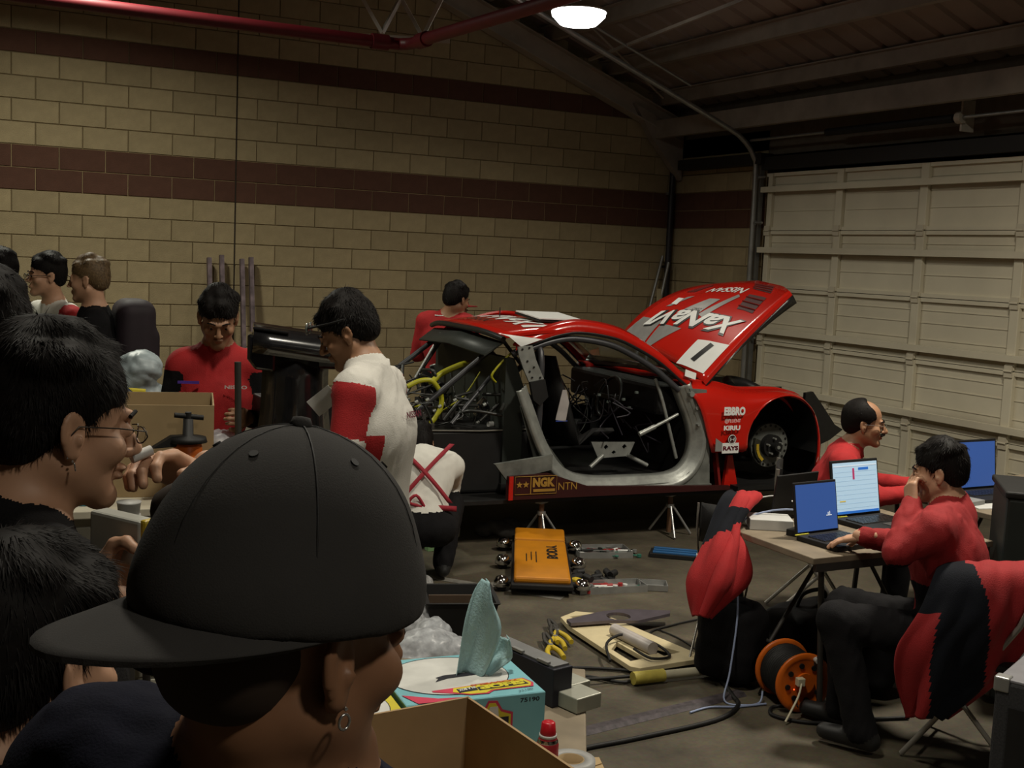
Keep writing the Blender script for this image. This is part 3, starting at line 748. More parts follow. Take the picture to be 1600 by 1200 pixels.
MB().tube([(.14, .3, 1.30), (.05, .3, 1.22), (-.02, .3, 1.13), (.02, .32, 1.08)], .008, 6, spline=4).tube([(-.50, .5, .90), (-.42, .5, .905)], .014, 8).tube([(-.30, .55, .84), (-.10, .6, .95), (0.02, .6, 1.12)], .006, 6, spline=4).build('yellow_cable', YEL, car)
mb = MB(); random.seed(11)
for k in range(46):
    x = random.uniform(-.75, .05); y = random.uniform(.35, 1.3); z = random.uniform(.76, 1.0)
    mb.tube([(x, y, z), (x + random.uniform(-.15, .2), y + random.uniform(-.15, .15), z + random.uniform(-.1, .15)), (x + random.uniform(-.1, .35), y + random.uniform(-.2, .2), z + random.uniform(-.1, .2))], random.choice((.005, .008, .012)), 5, spline=4)
mb.build('engine_hoses', mat('hose_black', (.02, .02, .018), .4), car)
FM = mat('fitting_metal', (.09, .085, .08), .35, .6, var=.4)
for k in range(34):
    mb = MB()
    x = random.uniform(-.75, -.1); y = random.uniform(.3, 1.1); z = random.uniform(.70, .95); mb.box((x, y, z), (random.uniform(.02, .07), random.uniform(.02, .06), random.uniform(.02, .06)), rz=random.uniform(0, 3)); mb.build('rear_fitting', FM, car)
for k in range(12):
    mb = MB().cyl(*(lambda x, y, z: ((x, y, z), (x + .02, y, z + .01)))(random.uniform(-.6, 0), random.uniform(.3, .7), random.uniform(.78, 1.0)), .012, n=8); mb.build('pipe_union', SILV, car)
# --- engine bay and nose frame
MB().box((1.95, .95, .62), (.9, .75, .55)).build('engine', BLK, car, bevel=.04)
MB().box((1.85, .98, .93), (.5, .5, .12)).build('intake_plenum', CARB, car, bevel=.03)
mb = MB(); mb.tube([(1.60, .38, .95), (2.3, .40, .75), (2.85, .45, .6)], .02, 8); mb.tube([(1.60, 1.47, .95), (2.3, 1.45, .75), (2.85, 1.4, .6)], .02, 8); mb.tube([(2.85, .45, .6), (2.85, 1.4, .6)], .02, 8); mb.box((2.85, .92, .5), (.05, 1.0, .34)); mb.build('nose_frame', BLK, car)
MB().tube([(2.0, .45, 1.02), (2.05, .55, 1.05), (2.2, .55, 1.03), (2.3, .5, .98)], .05, 10, spline=3).build('air_duct', CARB, car)
MB().prism([(2.60, .99), (2.67, 1.0), (2.78, .88), (2.90, .74), (2.98, .70), (2.86, .62), (2.70, .56), (2.60, .62)], .30, .33).build('nose_side_panel', CARB, car)
MB().box((2.615, .285, .70), (.006, .03, .14)).build('panel_edge', GREY, car)
MB().box((1.80, .5, 1.02), (.35, .05, .06)).build('strut_brace', CARB, car)

# --- axle stands under the sill
ST = mat('dull_chrome', (.42, .42, .42), .35, .7)
def axle_stand():
    t = thing('axle_stand', '', 'stand')
    mb = MB().cyl((0, 0, .02), (0, 0, .285), .018, n=12); mb.build('post', mat('rusty_post', (.12, .06, .03), .6), t)
    MB().box((0, 0, .29), (.09, .05, .016)).build('saddle', ST, t)
    for a in (-.78, .78, PI):
        MB().cyl((.02 * math.sin(a), -.02 * math.cos(a), .21), (.16 * math.sin(a), -.16 * math.cos(a), .01), .009, n=8).build('leg', ST, t)
    MB().cyl((0, 0, .20), (0, 0, .225), .03, n=12).build('collar', ST, t)
    return t
s1 = axle_stand(); s1.location = (3.80, 6.93, 0); s1.rotation_euler = (0, 0, .55)
s1['label'] = 'chrome axle stand under the sill behind the orange panel'; s1['group'] = 'axle stands under the red car'
s2 = copy_tree(s1); s2.location = (4.83, 6.90, 0); s2.rotation_euler = (0, 0, .45)
s2['label'] = 'chrome axle stand under the front of the red car, nearest the laptop table'
for k, (x, y) in enumerate(((3.75, 8.35), (4.9, 8.3))):
    s_ = copy_tree(s1); s_.location = (x, y, 0); s_['label'] = ('chrome axle stand under the rear far side of the red car', 'chrome axle stand under the front far side of the red car')[k]
# ================================================================ bodies and cloth: distance field -> one continuous surface
def vnoise(P, s, seed=0):
    """smooth vector noise from rotated sines"""
    rs = np.random.RandomState(seed); out = np.zeros(len(P))
    for k in range(5):
        d = rs.normal(size=3); d /= np.linalg.norm(d); f = s * (1.0 + .7 * k)
        out += np.sin(P @ d * f + rs.uniform(0, 6.28) + 1.3 * np.sin(P @ rs.normal(size=3) * f * .35)) / (1 + .6 * k)
    return out / 2.2
class SDF:
    def __init__(s): s.pr = []
    def cap(s, a, b, r1, r2=None, m=0, k=.02, sub=False, key=True):
        s.pr.append(('c', np.array(a, float), np.array(b, float), r1, r1 if r2 is None else r2, m, k, sub, key)); return s
    def ell(s, c, r, R=None, m=0, k=.02, sub=False, key=True):
        s.pr.append(('e', np.array(c, float), np.array(r, float), None if R is None else np.array(R, float), 0, m, k, sub, key)); return s
    def box(s, c, h, R=None, rd=.01, m=0, k=.01, sub=False, key=True):
        s.pr.append(('b', np.array(c, float), np.array(h, float), None if R is None else np.array(R, float), rd, m, k, sub, key)); return s
    @staticmethod
    def dist(p, P):
        t = p[0]
        if t == 'c':
            a, b, r1, r2 = p[1:5]; ab = b - a; q = P - a; L = (ab @ ab) + 1e-12
            h = np.clip((q @ ab) / L, 0, 1); d = q - h[..., None] * ab
            return np.sqrt((d * d).sum(-1)) - (r1 + (r2 - r1) * h)
        c, r, R = p[1:4]; q = P - c
        if R is not None: q = q @ R
        if t == 'e':
            k0 = np.sqrt(((q / r) ** 2).sum(-1)); k1 = np.sqrt(((q / (r * r)) ** 2).sum(-1)) + 1e-9
            return k0 * (k0 - 1) / k1
        q = np.abs(q) - r + p[4]
        return np.sqrt((np.maximum(q, 0) ** 2).sum(-1)) + np.minimum(q.max(-1), 0) - p[4]
    def bbox(s, p, pad):
        if p[0] == 'c':
            r = max(p[3], p[4]); lo = np.minimum(p[1], p[2]) - r; hi = np.maximum(p[1], p[2]) + r
        else:
            e = p[2]
            if p[3] is not None: e = np.abs(p[3]) @ p[2]
            lo = p[1] - e; hi = p[1] + e
        return lo - pad, hi + pad
    def build(s, name, mats, parent=None, h=.012, fine=None, hf=.005, disp=None, override=None, smooth=1):
        """fine=(lo,hi): box in which the grid is finer"""
        lo = np.min([s.bbox(p, .03)[0] for p in s.pr if not p[7]], 0); hi = np.max([s.bbox(p, .03)[1] for p in s.pr if not p[7]], 0)
        ax = []
        for i in range(3):
            if fine is None: ax.append(np.arange(lo[i], hi[i] + h, h))
            else:
                a = max(fine[0][i], lo[i]); b = min(fine[1][i], hi[i])
                f = np.arange(a, b, hf); l = np.arange(lo[i], a - h * .4, h); u = np.arange(b + h * .5, hi[i] + h, h); ax.append(np.concatenate([l, f, u]))
        n = [len(a) for a in ax]; D = np.full(n, .5, np.float32)
        for p in s.pr:
            k = p[6]; pad = k + 2.2 * h + .01
            l, u = s.bbox(p, pad)
            sl = tuple(slice(max(0, np.searchsorted(ax[i], l[i]) - 1), np.searchsorted(ax[i], u[i]) + 1) for i in range(3))
            if any(q.stop - q.start < 2 for q in sl): continue
            G = np.stack(np.meshgrid(*[ax[i][sl[i]] for i in range(3)], indexing='ij'), -1)
            d = s.dist(p, G.reshape(-1, 3)).reshape(G.shape[:3]); o = D[sl]
            if p[7]:
                hh = np.clip(.5 - .5 * (o + d) / k, 0, 1); D[sl] = o * (1 - hh) + (-d) * hh + k * hh * (1 - hh)
            else:
                hh = np.clip(.5 + .5 * (o - d) / k, 0, 1); D[sl] = o * (1 - hh) + d * hh - k * hh * (1 - hh)
        D[0] = D[-1] = .3; D[:, 0] = D[:, -1] = .3; D[:, :, 0] = D[:, :, -1] = .3
        V, F = surfnet(ax, D)
        for _ in range(smooth): V = lap(V, F)
        keys = [p for p in s.pr if not p[7] and p[8]]
        C = V[F].mean(1)
        best = np.full(len(C), 9e9); mi = np.zeros(len(C), np.int32)
        for p in keys:
            l, u = s.bbox(p, .06); m = ((C > l) & (C < u)).all(1)
            if not m.any(): continue
            d = s.dist(p, C[m]); idx = np.where(m)[0]; w = d < best[idx]; best[idx[w]] = d[w]; mi[idx[w]] = p[5]
        if override is not None: mi = override(C, mi)
        if disp is not None:
            N = np.zeros_like(V); fn_ = np.cross(V[F[:, 2]] - V[F[:, 0]], V[F[:, 3]] - V[F[:, 1]])
            for j in range(4): np.add.at(N, F[:, j], fn_)
            N /= np.linalg.norm(N, axis=1, keepdims=True) + 1e-12
            vm = np.zeros(len(V), np.int32); vm[F.reshape(-1)] = np.repeat(mi, 4)
            V = V + N * disp(V, vm)[:, None]
        me = bpy.data.meshes.new(name)
        me.vertices.add(len(V)); me.vertices.foreach_set('co', V.astype(np.float32).ravel())
        me.loops.add(F.size); me.loops.foreach_set('vertex_index', F.astype(np.int32).ravel())
        me.polygons.add(len(F)); me.polygons.foreach_set('loop_start', np.arange(0, F.size, 4, dtype=np.int32))
        for m in (mats if isinstance(mats, (list, tuple)) else [mats]): me.materials.append(m)
        me.polygons.foreach_set('material_index', mi.astype(np.int32)); me.update(calc_edges=True)
        me.polygons.foreach_set('use_smooth', np.ones(len(F), bool)); me.validate()
        return link(name, me, parent)
def surfnet(ax, D):
    S = D < 0; nx, ny, nz = D.shape
    cnt = np.zeros((nx - 1, ny - 1, nz - 1), np.int8)
    for i in (0, 1):
        for j in (0, 1):
            for k in (0, 1): cnt += S[i:nx - 1 + i, j:ny - 1 + j, k:nz - 1 + k]
    M = (cnt > 0) & (cnt < 8); I = np.argwhere(M); ids = -np.ones(M.shape, np.int64); ids[M] = np.arange(len(I))
    acc = np.zeros((len(I), 3)); num = np.zeros(len(I))
    cor = lambda c: (I[:, 0] + c[0], I[:, 1] + c[1], I[:, 2] + c[2])
    pos = lambda c: np.stack([ax[t][I[:, t] + c[t]] for t in range(3)], 1)
    for a in range(3):
        o = [t for t in range(3) if t != a]
        for u in (0, 1):
            for v in (0, 1):
                c0 = [0, 0, 0]; c0[o[0]] = u; c0[o[1]] = v; c1 = list(c0); c1[a] = 1
                d0 = D[cor(c0)]; d1 = D[cor(c1)]; w = (d0 < 0) != (d1 < 0)
                t = np.where(w, d0 / (d0 - d1 + 1e-12), 0)[:, None]
                p = pos(c0) * (1 - t) + pos(c1) * t
                acc[w] += p[w]; num[w] += 1
    V = acc / num[:, None]; Fs = []
    for a in range(3):
        b, c = (a + 1) % 3, (a + 2) % 3
        sl0 = [slice(None)] * 3; sl1 = [slice(None)] * 3
        sl0[a] = slice(0, -1); sl1[a] = slice(1, None)
        X = S[tuple(sl0)] != S[tuple(sl1)]
        E = np.argwhere(X); E = E[(E[:, b] > 0) & (E[:, c] > 0) & (E[:, b] < D.shape[b] - 1) & (E[:, c] < D.shape[c] - 1)]
        q = []
        for db, dc in ((-1, -1), (0, -1), (0, 0), (-1, 0)):
            J = E.copy(); J[:, b] += db; J[:, c] += dc; q.append(ids[J[:, 0], J[:, 1], J[:, 2]])
        q = np.stack(q, 1); ins = S[E[:, 0], E[:, 1], E[:, 2]]; q[~ins] = q[~ins][:, ::-1]
        Fs.append(q)
    return V, np.concatenate(Fs)
def lap(V, F, w=.5):
    A = np.zeros_like(V); n = np.zeros(len(V))
    for j in range(4):
        a, b = F[:, j], F[:, (j + 1) % 4]
        np.add.at(A, a, V[b]); np.add.at(n, a, 1)
    return V * (1 - w) + w * A / np.maximum(n, 1)[:, None]
def Rm(yaw=0, pit=0, rol=0):
    """head attitude: yaw left about z, pitch up, roll to its right"""
    return np.array((Matrix.Rotation(yaw, 3, 'Z') @ Matrix.Rotation(-pit, 3, 'Y') @ Matrix.Rotation(rol, 3, 'X')))
def head_parts(s, c, R, neck, sc=1.0, skin=0, ears=True, k=.016, jaw=1.0, nose=1.0):
    """face looks along the head frame's +x"""
    T = lambda p: c + R @ (np.array(p, float) * sc)
    E = lambda p, r, m=skin, kk=k, sub=False, R2=None: s.ell(T(p), np.array(r) * sc, R if R2 is None else R @ R2, m, kk * sc, sub)
    Cc = lambda a, b, r1, r2, m=skin, kk=k, sub=False: s.cap(T(a), T(b), r1 * sc, r2 * sc, m, kk * sc, sub)
    E((-.012, 0, .036), (.098, .077, .086))
    E((.028, 0, -.030), (.060, .062, .088))
    Cc((.0, .045, -.055), (.068, .014, -.100), .026, .018 * jaw, kk=.02); Cc((.0, -.045, -.055), (.068, -.014, -.100), .026, .018 * jaw, kk=.02)
    E((.074, 0, -.104), (.020, .024, .018)); 
    Cc((.086, .034, .020), (.092, .010, .014), .009, .010, kk=.012); Cc((.086, -.034, .020), (.092, -.010, .014), .009, .010, kk=.012)
    for y in (-1, 1):
        E((.098, y * .031, -.002), (.014, .017, .011), kk=.012, sub=True)
        E((.060, y * .044, -.030), (.026, .020, .022))
        E((.084, y * .031, -.003), (.0125, .0125, .0115), kk=.003)
    Cc((.090, 0, .008), (.113 * (1 if nose == 1 else 1), 0, -.032), .0075, .0115 * nose, kk=.010)
    for y in (-1, 1): E((.100, y * .013, -.037), (.011, .0075, .008), kk=.006)
    E((.093, 0, -.060), (.012, .024, .0065), kk=.006); E((.091, 0, -.072), (.011, .020, .007), kk=.006)
    s.ell(T((.106, 0, -.066)), np.array((.010, .022, .0022)) * sc, R, skin, .004 * sc, True)
    if ears:
        for y in (-1, 1):
            R2 = np.array(Euler((0, math.radians(-12), y * math.radians(-22))).to_matrix())
            s.ell(T((-.006, y * .080, -.008)), np.array((.021, .007, .033)) * sc, R @ R2, skin, .006 * sc)
            s.ell(T((-.003, y * .087, -.004)), np.array((.012, .006, .020)) * sc, R @ R2, skin, .005 * sc, True)
            s.ell(T((.002, y * .083, -.016)), np.array((.006, .006, .008)) * sc, R, skin, .004 * sc)
            s.ell(T((-.004, y * .079, -.036)), np.array((.010, .006, .009)) * sc, R, skin, .006 * sc)
    s.cap(T((-.020, 0, -.060)), neck, .056 * sc, .060 * sc, skin, .03)
def hair_obj(parent, c, R, m, sc=1.0, style='short', h=.006, seed=1, vol=1.0, strands=1500, wid=.0016):
    s = SDF(); T = lambda p: c + R @ (np.array(p, float) * sc); rs = np.random.RandomState(seed)
    v = (.0045 if style == 'short' else .010) * vol
    s.ell(T((-.016, 0, .044)), np.array((.100 + v, .079 + v, .084 + v)) * sc, R, 0, .02)
    s.ell(T((-.055, 0, .0)), np.array((.058 + v, .070 + v * .6, .075)) * sc, R, 0, .02)
    if style == 'long': s.ell(T((-.03, 0, .0)), np.array((.085 + v, .083 + v, .085)) * sc, R, 0, .02)
    # keep the face, ears and neck free
    s.box(T((.110, 0, -.060)), np.array((.080, .12, .088)) * sc, R, .03 * sc, 0, .012, sub=True)
    s.box(T((.13, 0, .0)), np.array((.058, .046, .052)) * sc, R, .03 * sc, 0, .01, sub=True)
    for y in (-1, 1): s.ell(T((.012, y * .095, -.025)), np.array((.036, .03, .045)) * sc, R, 0, .01, True)
    s.box(T((-.0, 0, -.150)), np.array((.3, .3, .082)) * sc, R, .02, 0, .02, sub=True)
    rs2 = np.random.RandomState(seed + 50)
    for i in range(26):
        th = rs.uniform(-PI, PI); ph = rs.uniform(.0, 1.1)
        d = np.array((math.sin(ph) * math.cos(th), math.sin(ph) * math.sin(th), math.cos(ph))); b = np.array((-.016, 0, .044)) + d * np.array((.100, .078, .084))
        if (b[0] > .045 and b[2] < .075) or style == 'balding': continue
        s.ell(T(b), np.array((.022, .022, .016)) * sc, R, 0, .02)
    if style == 'balding': s.box(T((.085, 0, .10)), np.array((.085, .055, .075)) * sc, R, .03 * sc, 0, .02, sub=True)
    o = s.build('hair', m, parent, h=h, smooth=1)
    if not strands: return o
    # fine locks rooted on the shell
    me = o.data; nv = len(me.vertices); co = np.empty(nv * 3); me.vertices.foreach_get('co', co); co = co.reshape(-1, 3)
    no = np.array([v.normal[:] for v in me.vertices]); q = (co - c) @ R / sc; nl = no @ R
    ok = (q[:, 2] > -.06) & (nl[:, 2] > -.55) & ~((q[:, 0] > .05) & (nl[:, 2] < -.2)); idx = np.where(ok)[0]
    pick = idx[rs2.randint(0, len(idx), strands)]; P0 = co[pick] + rs2.normal(size=(strands, 3)) * .001; Nn = no[pick]
    top = T((-.045, 0, .13)); flow = P0 - top; flow[:, 2] -= .01
    flow = flow - Nn * (flow * Nn).sum(1)[:, None]; flow /= np.linalg.norm(flow, axis=1)[:, None] + 1e-9
    lift, drop = {'short': (.35, .25), 'long': (.22, .55), 'spiky': (.85, .05), 'balding': (.2, .3)}[style]
    L = {'short': .014, 'long': .022, 'spiky': .016, 'balding': .009}[style] * min(max(vol, .4), 1.3) * sc * rs2.uniform(.6, 1.3, strands)
    clump = np.stack([vnoise(P0, 60, 61 + k) for k in range(3)], 1) * .35
    d0 = Nn * lift + flow + clump + rs2.normal(size=(strands, 3)) * .18; d0 /= np.linalg.norm(d0, axis=1)[:, None]
    w = np.cross(d0, Nn); w /= np.linalg.norm(w, axis=1)[:, None] + 1e-9; w *= (wid * sc)
    rings = []; p = P0 - Nn * .002; d = d0
    for k in range(4):
        ww = w * (1, .85, .55, .08)[k]; rings += [p - ww, p + ww]
        d = d + np.array((0, 0, -drop * .5)); d = d / np.linalg.norm(d, axis=1)[:, None]; p = p + d * (L / 3)[:, None]
    V = np.stack(rings, 1).reshape(-1, 3); base = np.arange(strands)[:, None, None] * 8
    F = (base + np.array([[0, 1, 3, 2], [2, 3, 5, 4], [4, 5, 7, 6]])[None]).reshape(-1, 4)
    m2 = bpy.data.meshes.new('hair_strands'); m2.vertices.add(len(V)); m2.vertices.foreach_set('co', V.astype(np.float32).ravel())
    m2.loops.add(F.size); m2.loops.foreach_set('vertex_index', F.astype(np.int32).ravel()); m2.polygons.add(len(F)); m2.polygons.foreach_set('loop_start', np.arange(0, F.size, 4, dtype=np.int32))
    m2.materials.append(m); m2.update(calc_edges=True); so = link('hair_strands', m2, o); so['kind'] = 'stuff'
    return o
SKIN = mat('skin_light', (.50, .28, .175), .55, var=.06, scale=30)
SKIN2 = mat('skin_tan', (.32, .165, .09), .55, var=.06, scale=30)
SKIN3 = mat('skin_brown', (.24, .115, .06), .5, var=.08, scale=30)
HAIR = mat('black_hair', (.007, .0055, .005), .62, var=.3, scale=90, spec=.12)
HAIRB = mat('brown_hair', (.12, .075, .035), .55, var=.3, scale=90, spec=.3)
CR = mat('red_cloth', (.36, .010, .012), .85, var=.08, scale=18, bump=.25, bscale=260)
CRD = mat('deep_red_cloth', (.27, .008, .010), .85, var=.08, scale=18, bump=.25, bscale=260)
CB = mat('black_cloth', (.0065, .006, .007), .9, var=.2, scale=20, bump=.25, bscale=260, spec=.2)
CN = mat('navy_cloth', (.007, .008, .02), .9, var=.2, scale=20, bump=.15, bscale=400, spec=.2)
CW = mat('white_cloth', (.62, .60, .55), .85, var=.04, scale=18, bump=.2, bscale=260)
EYEW = mat('eye_white', (.6, .58, .55), .2); EYED = mat('eye_dark', (.01, .006, .004), .1)
SHOE = mat('black_shoe', (.012, .012, .012), .5)
def fold(amp=.005, s=26, seed=0, mats_=None):
    def f(V, vm):
        w = vnoise(V * np.array((1, 1, .55)), s, seed) * .6 + np.maximum(0, vnoise(V * np.array((1, 1, .4)), s * 1.9, seed + 5)) * .8
        d = amp * w
        if mats_ is not None: d = d * np.isin(vm, mats_)
        return d
    return f
def J0():
    return dict(pel=(0, 0, .95), chest=(0, 0, 1.24), nb=(-.01, 0, 1.45), sl=(0, .185, 1.405), sr=(0, -.185, 1.405), el=(-.02, .24, 1.12), er=(-.02, -.24, 1.12), wl=(.06, .25, .87), wr=(.06, -.25, .87),
                hl=(0, .09, .90), hr=(0, -.09, .90), kl=(.02, .105, .50), kr=(.02, -.105, .50), al=(-.02, .11, .09), ar=(-.02, -.11, .09), head=(.02, 0, 1.615), tl=None, tr=None)
def body(s, J, cl, hd=(0, 0, 0), sc=1.0, bulk=1.0, ears=True, sleeves=True, jaw=1.0, nose=1.0):
    """cl = material slots: skin, torso, sleeve, trousers, shoe"""
    sk, to, sl, tr, sh = cl; J = {k: (None if v is None else np.array(v, float)) for k, v in J.items()}
    b = bulk; R = Rm(*hd)
    up = (J['chest'] - J['pel']); up /= np.linalg.norm(up); side = J['sl'] - J['sr']; side /= np.linalg.norm(side); fwd = np.cross(side, up); fwd /= np.linalg.norm(fwd); up2 = np.cross(fwd, side)
    RT = np.stack([fwd, side, up2], 1)
    hs = J['hl'] - J['hr']; hs /= np.linalg.norm(hs) 
    s.ell(J['pel'] - up * .01, (.125 * b, .165 * b, .12), np.stack([np.cross(hs, (0, 0, 1.)), hs, (0, 0, 1.)], 1) if abs(hs[2]) < .2 else None, tr, .05)
    s.cap(J['pel'] + up * .08, J['chest'], .125 * b, .135 * b, to, .06)
    s.ell(J['chest'] + up * .02, (.125 * b, .175 * b, .19), RT, to, .05)
    s.cap(J['sl'] - side * .02, J['sr'] + side * .02, .068 * b, .068 * b, to, .05)
    s.cap(J['nb'] - (J['nb'] - J['chest']) * .25, J['nb'] + (J['head'] - J['nb']) * .08, .085, .066, to, .04)
    for q in 'lr': s.cap(J['nb'] - (J['nb'] - J['chest']) * .10, J['s' + q] * .82 + J['nb'] * .18 + up * .012, .062 * b, .060 * b, to, .05)
    for q in 'lr':
        S_, E_, W_ = J['s' + q], J['e' + q], J['w' + q]
        s.cap(S_, E_, .066 * b, .052 * b, sl, .035); s.cap(E_, W_, .052 * b, .040 * b, sl, .02)
        d = (W_ - E_) / (np.linalg.norm(W_ - E_) + 1e-9); s.cap(W_ - d * .03, W_ + d * .03, .028, .026, sk, .006)
        H_, K_, A_ = J['h' + q], J['k' + q], J['a' + q]
        s.cap(H_, K_, .095 * b, .068 * b, tr, .04); s.cap(K_, A_, .068 * b, .056 * b, tr, .03)
        T_ = J['t' + q] if J['t' + q] is not None else A_ + np.array((.15, 0, -.045))
        s.cap(A_ + np.array((-.04 * (T_ - A_)[0] / .15, 0, -.04)), T_, .042, .034, sh, .02)
    head_parts(s, J['head'], R, J['nb'], 1.0, sk, ears, jaw=jaw, nose=nose)
    return J, R
def hand(parent, W, d, pn, m, side=1, curl=.6, sc=1.0, name='hand', spread=.10, h=.0035):
    """five-fingered hand at wrist W pointing along d, palm facing pn"""
    d = np.array(d, float); d /= np.linalg.norm(d); pn = np.array(pn, float); pn -= d * (pn @ d); pn /= np.linalg.norm(pn); lat = np.cross(d, pn) * side
    s = SDF(); P = lambda a, b, c: np.array(W) + (d * a + lat * b + pn * c) * sc
    s.cap(P(-.035, 0, 0), P(.01, 0, 0), .024 * sc, .026 * sc, 0, .01)
    for b in (-.026, -.009, .009, .026): s.cap(P(.01, b * .75, 0), P(.082 - abs(b + .006) * .25, b, .002), .0155 * sc, .0125 * sc, 0, .012)
    for i, (b, L) in enumerate(((.029, .9), (.0105, 1.0), (-.009, .95), (-.027, .76))):
        a = P(.080 - abs(b) * .2, b, .002); ang = curl * .55; r = .0092 * sc
        for q, ln in enumerate((.042, .027, .021)):
            v = d * math.cos(ang) + pn * math.sin(ang) + lat * (b * spread * 30 * (1 if q == 0 else .2) * .12)
            v /= np.linalg.norm(v); e = a + v * ln * L * sc; s.cap(a, e, r, r * .92, 0, .004); a = e; r *= .93; ang += curl * (.9 if q == 0 else .8)
    a = P(.018, .022, .006)
    for q, (ln, v) in enumerate(((.038, (.62, .62, .42)), (.030, (.82, .25, .50)), (.024, (.9, -.05, .42)))):
        v = d * v[0] + lat * v[1] + pn * v[2]; v /= np.linalg.norm(v); e = a + v * ln * sc; s.cap(a, e, (.0135 - .0015 * q) * sc, (.0115 - .0012 * q) * sc, 0, .006); a = e
    return s.build(name, m, parent, h=h, smooth=0)
def person(label, loc, rz, J, mats_, cl=(0, 1, 2, 3, 4), hd=(0, 0, 0), hair='short', hmat=None, hh=.008, h=.013, hf=None, fine=.17, seed=1, bulk=1.0, override=None, extra=None, hands=True, group=None, hcurl=(.6, .6), hpn=None, ears=True, nose=1.0, hvol=1.0, foldamp=.005, handh=.005, eyes=True, strands=2500, wid=.0014):
    t = thing('person', label, 'person', loc, rz, group)
    s = SDF(); Jn, R = body(s, J, cl, hd, bulk=bulk, ears=ears, nose=nose)
    if extra: extra(s, Jn, R)
    c = Jn['head']
    kw = {}
    if hf: kw = dict(fine=(c - np.array((.14, .12, .17)), c + np.array((.14, .12, .14))), hf=hf)
    s.build('body', mats_, t, h=h, disp=fold(foldamp, 30, seed, [1, 2, 3]), override=override, **kw)
    if hair: hair_obj(t, c, R, hmat or HAIR, 1.0, hair, hh, seed, hvol, strands, wid)
    if eyes:
        for y in (-1, 1):
            e = c + R @ np.array((.0935, y * .031, -.003)); mb = MB()
            mb.lathe([(.0001, -.0055), (.004, -.004), (.0055, 0), (.004, .004), (.0001, .0055)], 10, cap=False); mb.build('eye', EYED, t, loc=tuple(e))
            b0 = c + R @ np.array((.1015, y * .014, .021)); b1 = c + R @ np.array((.096, y * .034, .026)); b2 = c + R @ np.array((.084, y * .047, .019))
            MB().tube([b0, b1, b2], .0032, 6).build('eyebrow', hmat or HAIR, t)
    if hands:
        for i, q in enumerate('lr'):
            W_, E_ = Jn['w' + q], Jn['e' + q]; d = (W_ - E_)
            pn = (np.array((0, -1 if q == 'l' else 1, 0)) if hpn is None else np.array(hpn[i], float))
            hand(t, W_ + d / np.linalg.norm(d) * .035, d, pn, mats_[cl[0]], 1 if q == 'l' else -1, hcurl[i], h=handh)
    return t, Jn, R
# ================================================================ PEOPLE
def toloc(P, loc, rz):
    d = np.array(P, float) - np.array(loc, float); c, s = math.cos(-rz), math.sin(-rz)
    return (c * d[0] - s * d[1], s * d[0] + c * d[1], d[2])
def PJ(loc, rz, f=1.0, world=None, **local):
    J = {k: (None if v is None else tuple(np.array(v) * f)) for k, v in J0().items()}
    J.update(local)
    for k, v in (world or {}).items(): J[k] = toloc(v, loc, rz)
    return J
D2 = math.radians
def letters(parent, body, c, x, y, w, hgt, m, name='lettering', lift=.0, bold=.03):
    """small print on cloth: centre c, reading axis x, up axis y"""
    c, x, y = Vector(c), Vector(x).normalized(), Vector(y).normalized()
    return wtext(name, body, m, parent, lambda a, b: c + x * ((a - .5) * w) + y * ((b - .5) * hgt), bold=bold, cuts=0)

def nape(s, J, R): s.cap((-.075, .11, 1.465), (-.085, -.02, 1.425), .055, .05, 1, .03)
# ---- man in the backwards cap, nearest
loc = (.29, .95, 0); rz = D2(62)
J = PJ(loc, rz, 1.0, dict(head=(.267, .905, 1.615)), nb=(-.03, .01, 1.475), sl=(-.02, .17, 1.465), sr=(.03, -.165, 1.335), er=(0, -.20, 1.08), chest=(-.01, .0, 1.22))
t, Jn, R = person('man in a black backwards cap and navy jacket, nearest the camera', loc, rz, J, [SKIN3, CN, CN, CB, SHOE], hd=(D2(-44), D2(-6), 0), hair='short', hmat=mat('shaved_hair', (.03, .017, .010), .8), hvol=-.7, strands=0, h=.012, hf=.0042, seed=3, bulk=1.0, hands=True, extra=nape)
c = Jn['head']; T = lambda p: c + R @ np.array(p, float)
s = SDF()
s.ell(T((-.008, 0, .048)), (.117, .096, .118), R, 0, .01)
s.cap(T((-.008, 0, .01)), T((-.008, 0, .04)), .088, .088, 0, .02)
s.ell(T((-.008, 0, .03)), (.117, .097, .06), R, 0, .03)
s.box(T((0, 0, -.082)), (.3, .3, .098), R, .01, 0, .006, sub=True)
s.box(T((.09, 0, .02)), (.05, .05, .0), R, .0, 0, .0001, sub=True) if False else None
CAPM = mat('charcoal_cap_cloth', (.027, .025, .024), .95, var=.06, scale=30, bump=.12, bscale=700)
cap = s.build('cap', CAPM, t, h=.006, smooth=3)
# brim over the nape, curved down at its sides
P = []
for i in range(25):
    a = -1.45 + 2.90 * i / 24; row = []
    for j in range(8):
        f = j / 7; r0x, r0y = .105, .092
        x = -.008 - math.cos(a) * (r0x + .092 * f * (math.cos(a) ** .75 if math.cos(a) > 0 else 0)); y = math.sin(a) * (r0y + .012 * f * abs(math.cos(a)))
        z = .022 - .022 * f * max(0, math.cos(a)) - .15 * max(0, abs(y) - .035) ** 1.3 * (.35 + f * max(0, math.cos(a))) * 1.2
        row.append(T((x, y, z)))
    P.append(row)
MB().grid(P, thick=.005).build('brim', CAPM, cap)
for a0 in (0, PI / 3, 2 * PI / 3):
    pts = []
    for k in range(21):
        ph = -1.45 + 2.9 * k / 20; d = np.array((math.sin(ph) * math.cos(a0 + .2) * .1175, math.sin(ph) * math.sin(a0 + .2) * .0965, math.cos(ph) * .1185))
        pts.append(T(d + np.array((-.008, 0, .048))))
    MB().tube(pts, .0009 if a0 == PI / 3 else .0004, 5).build('seam', BLK, cap)
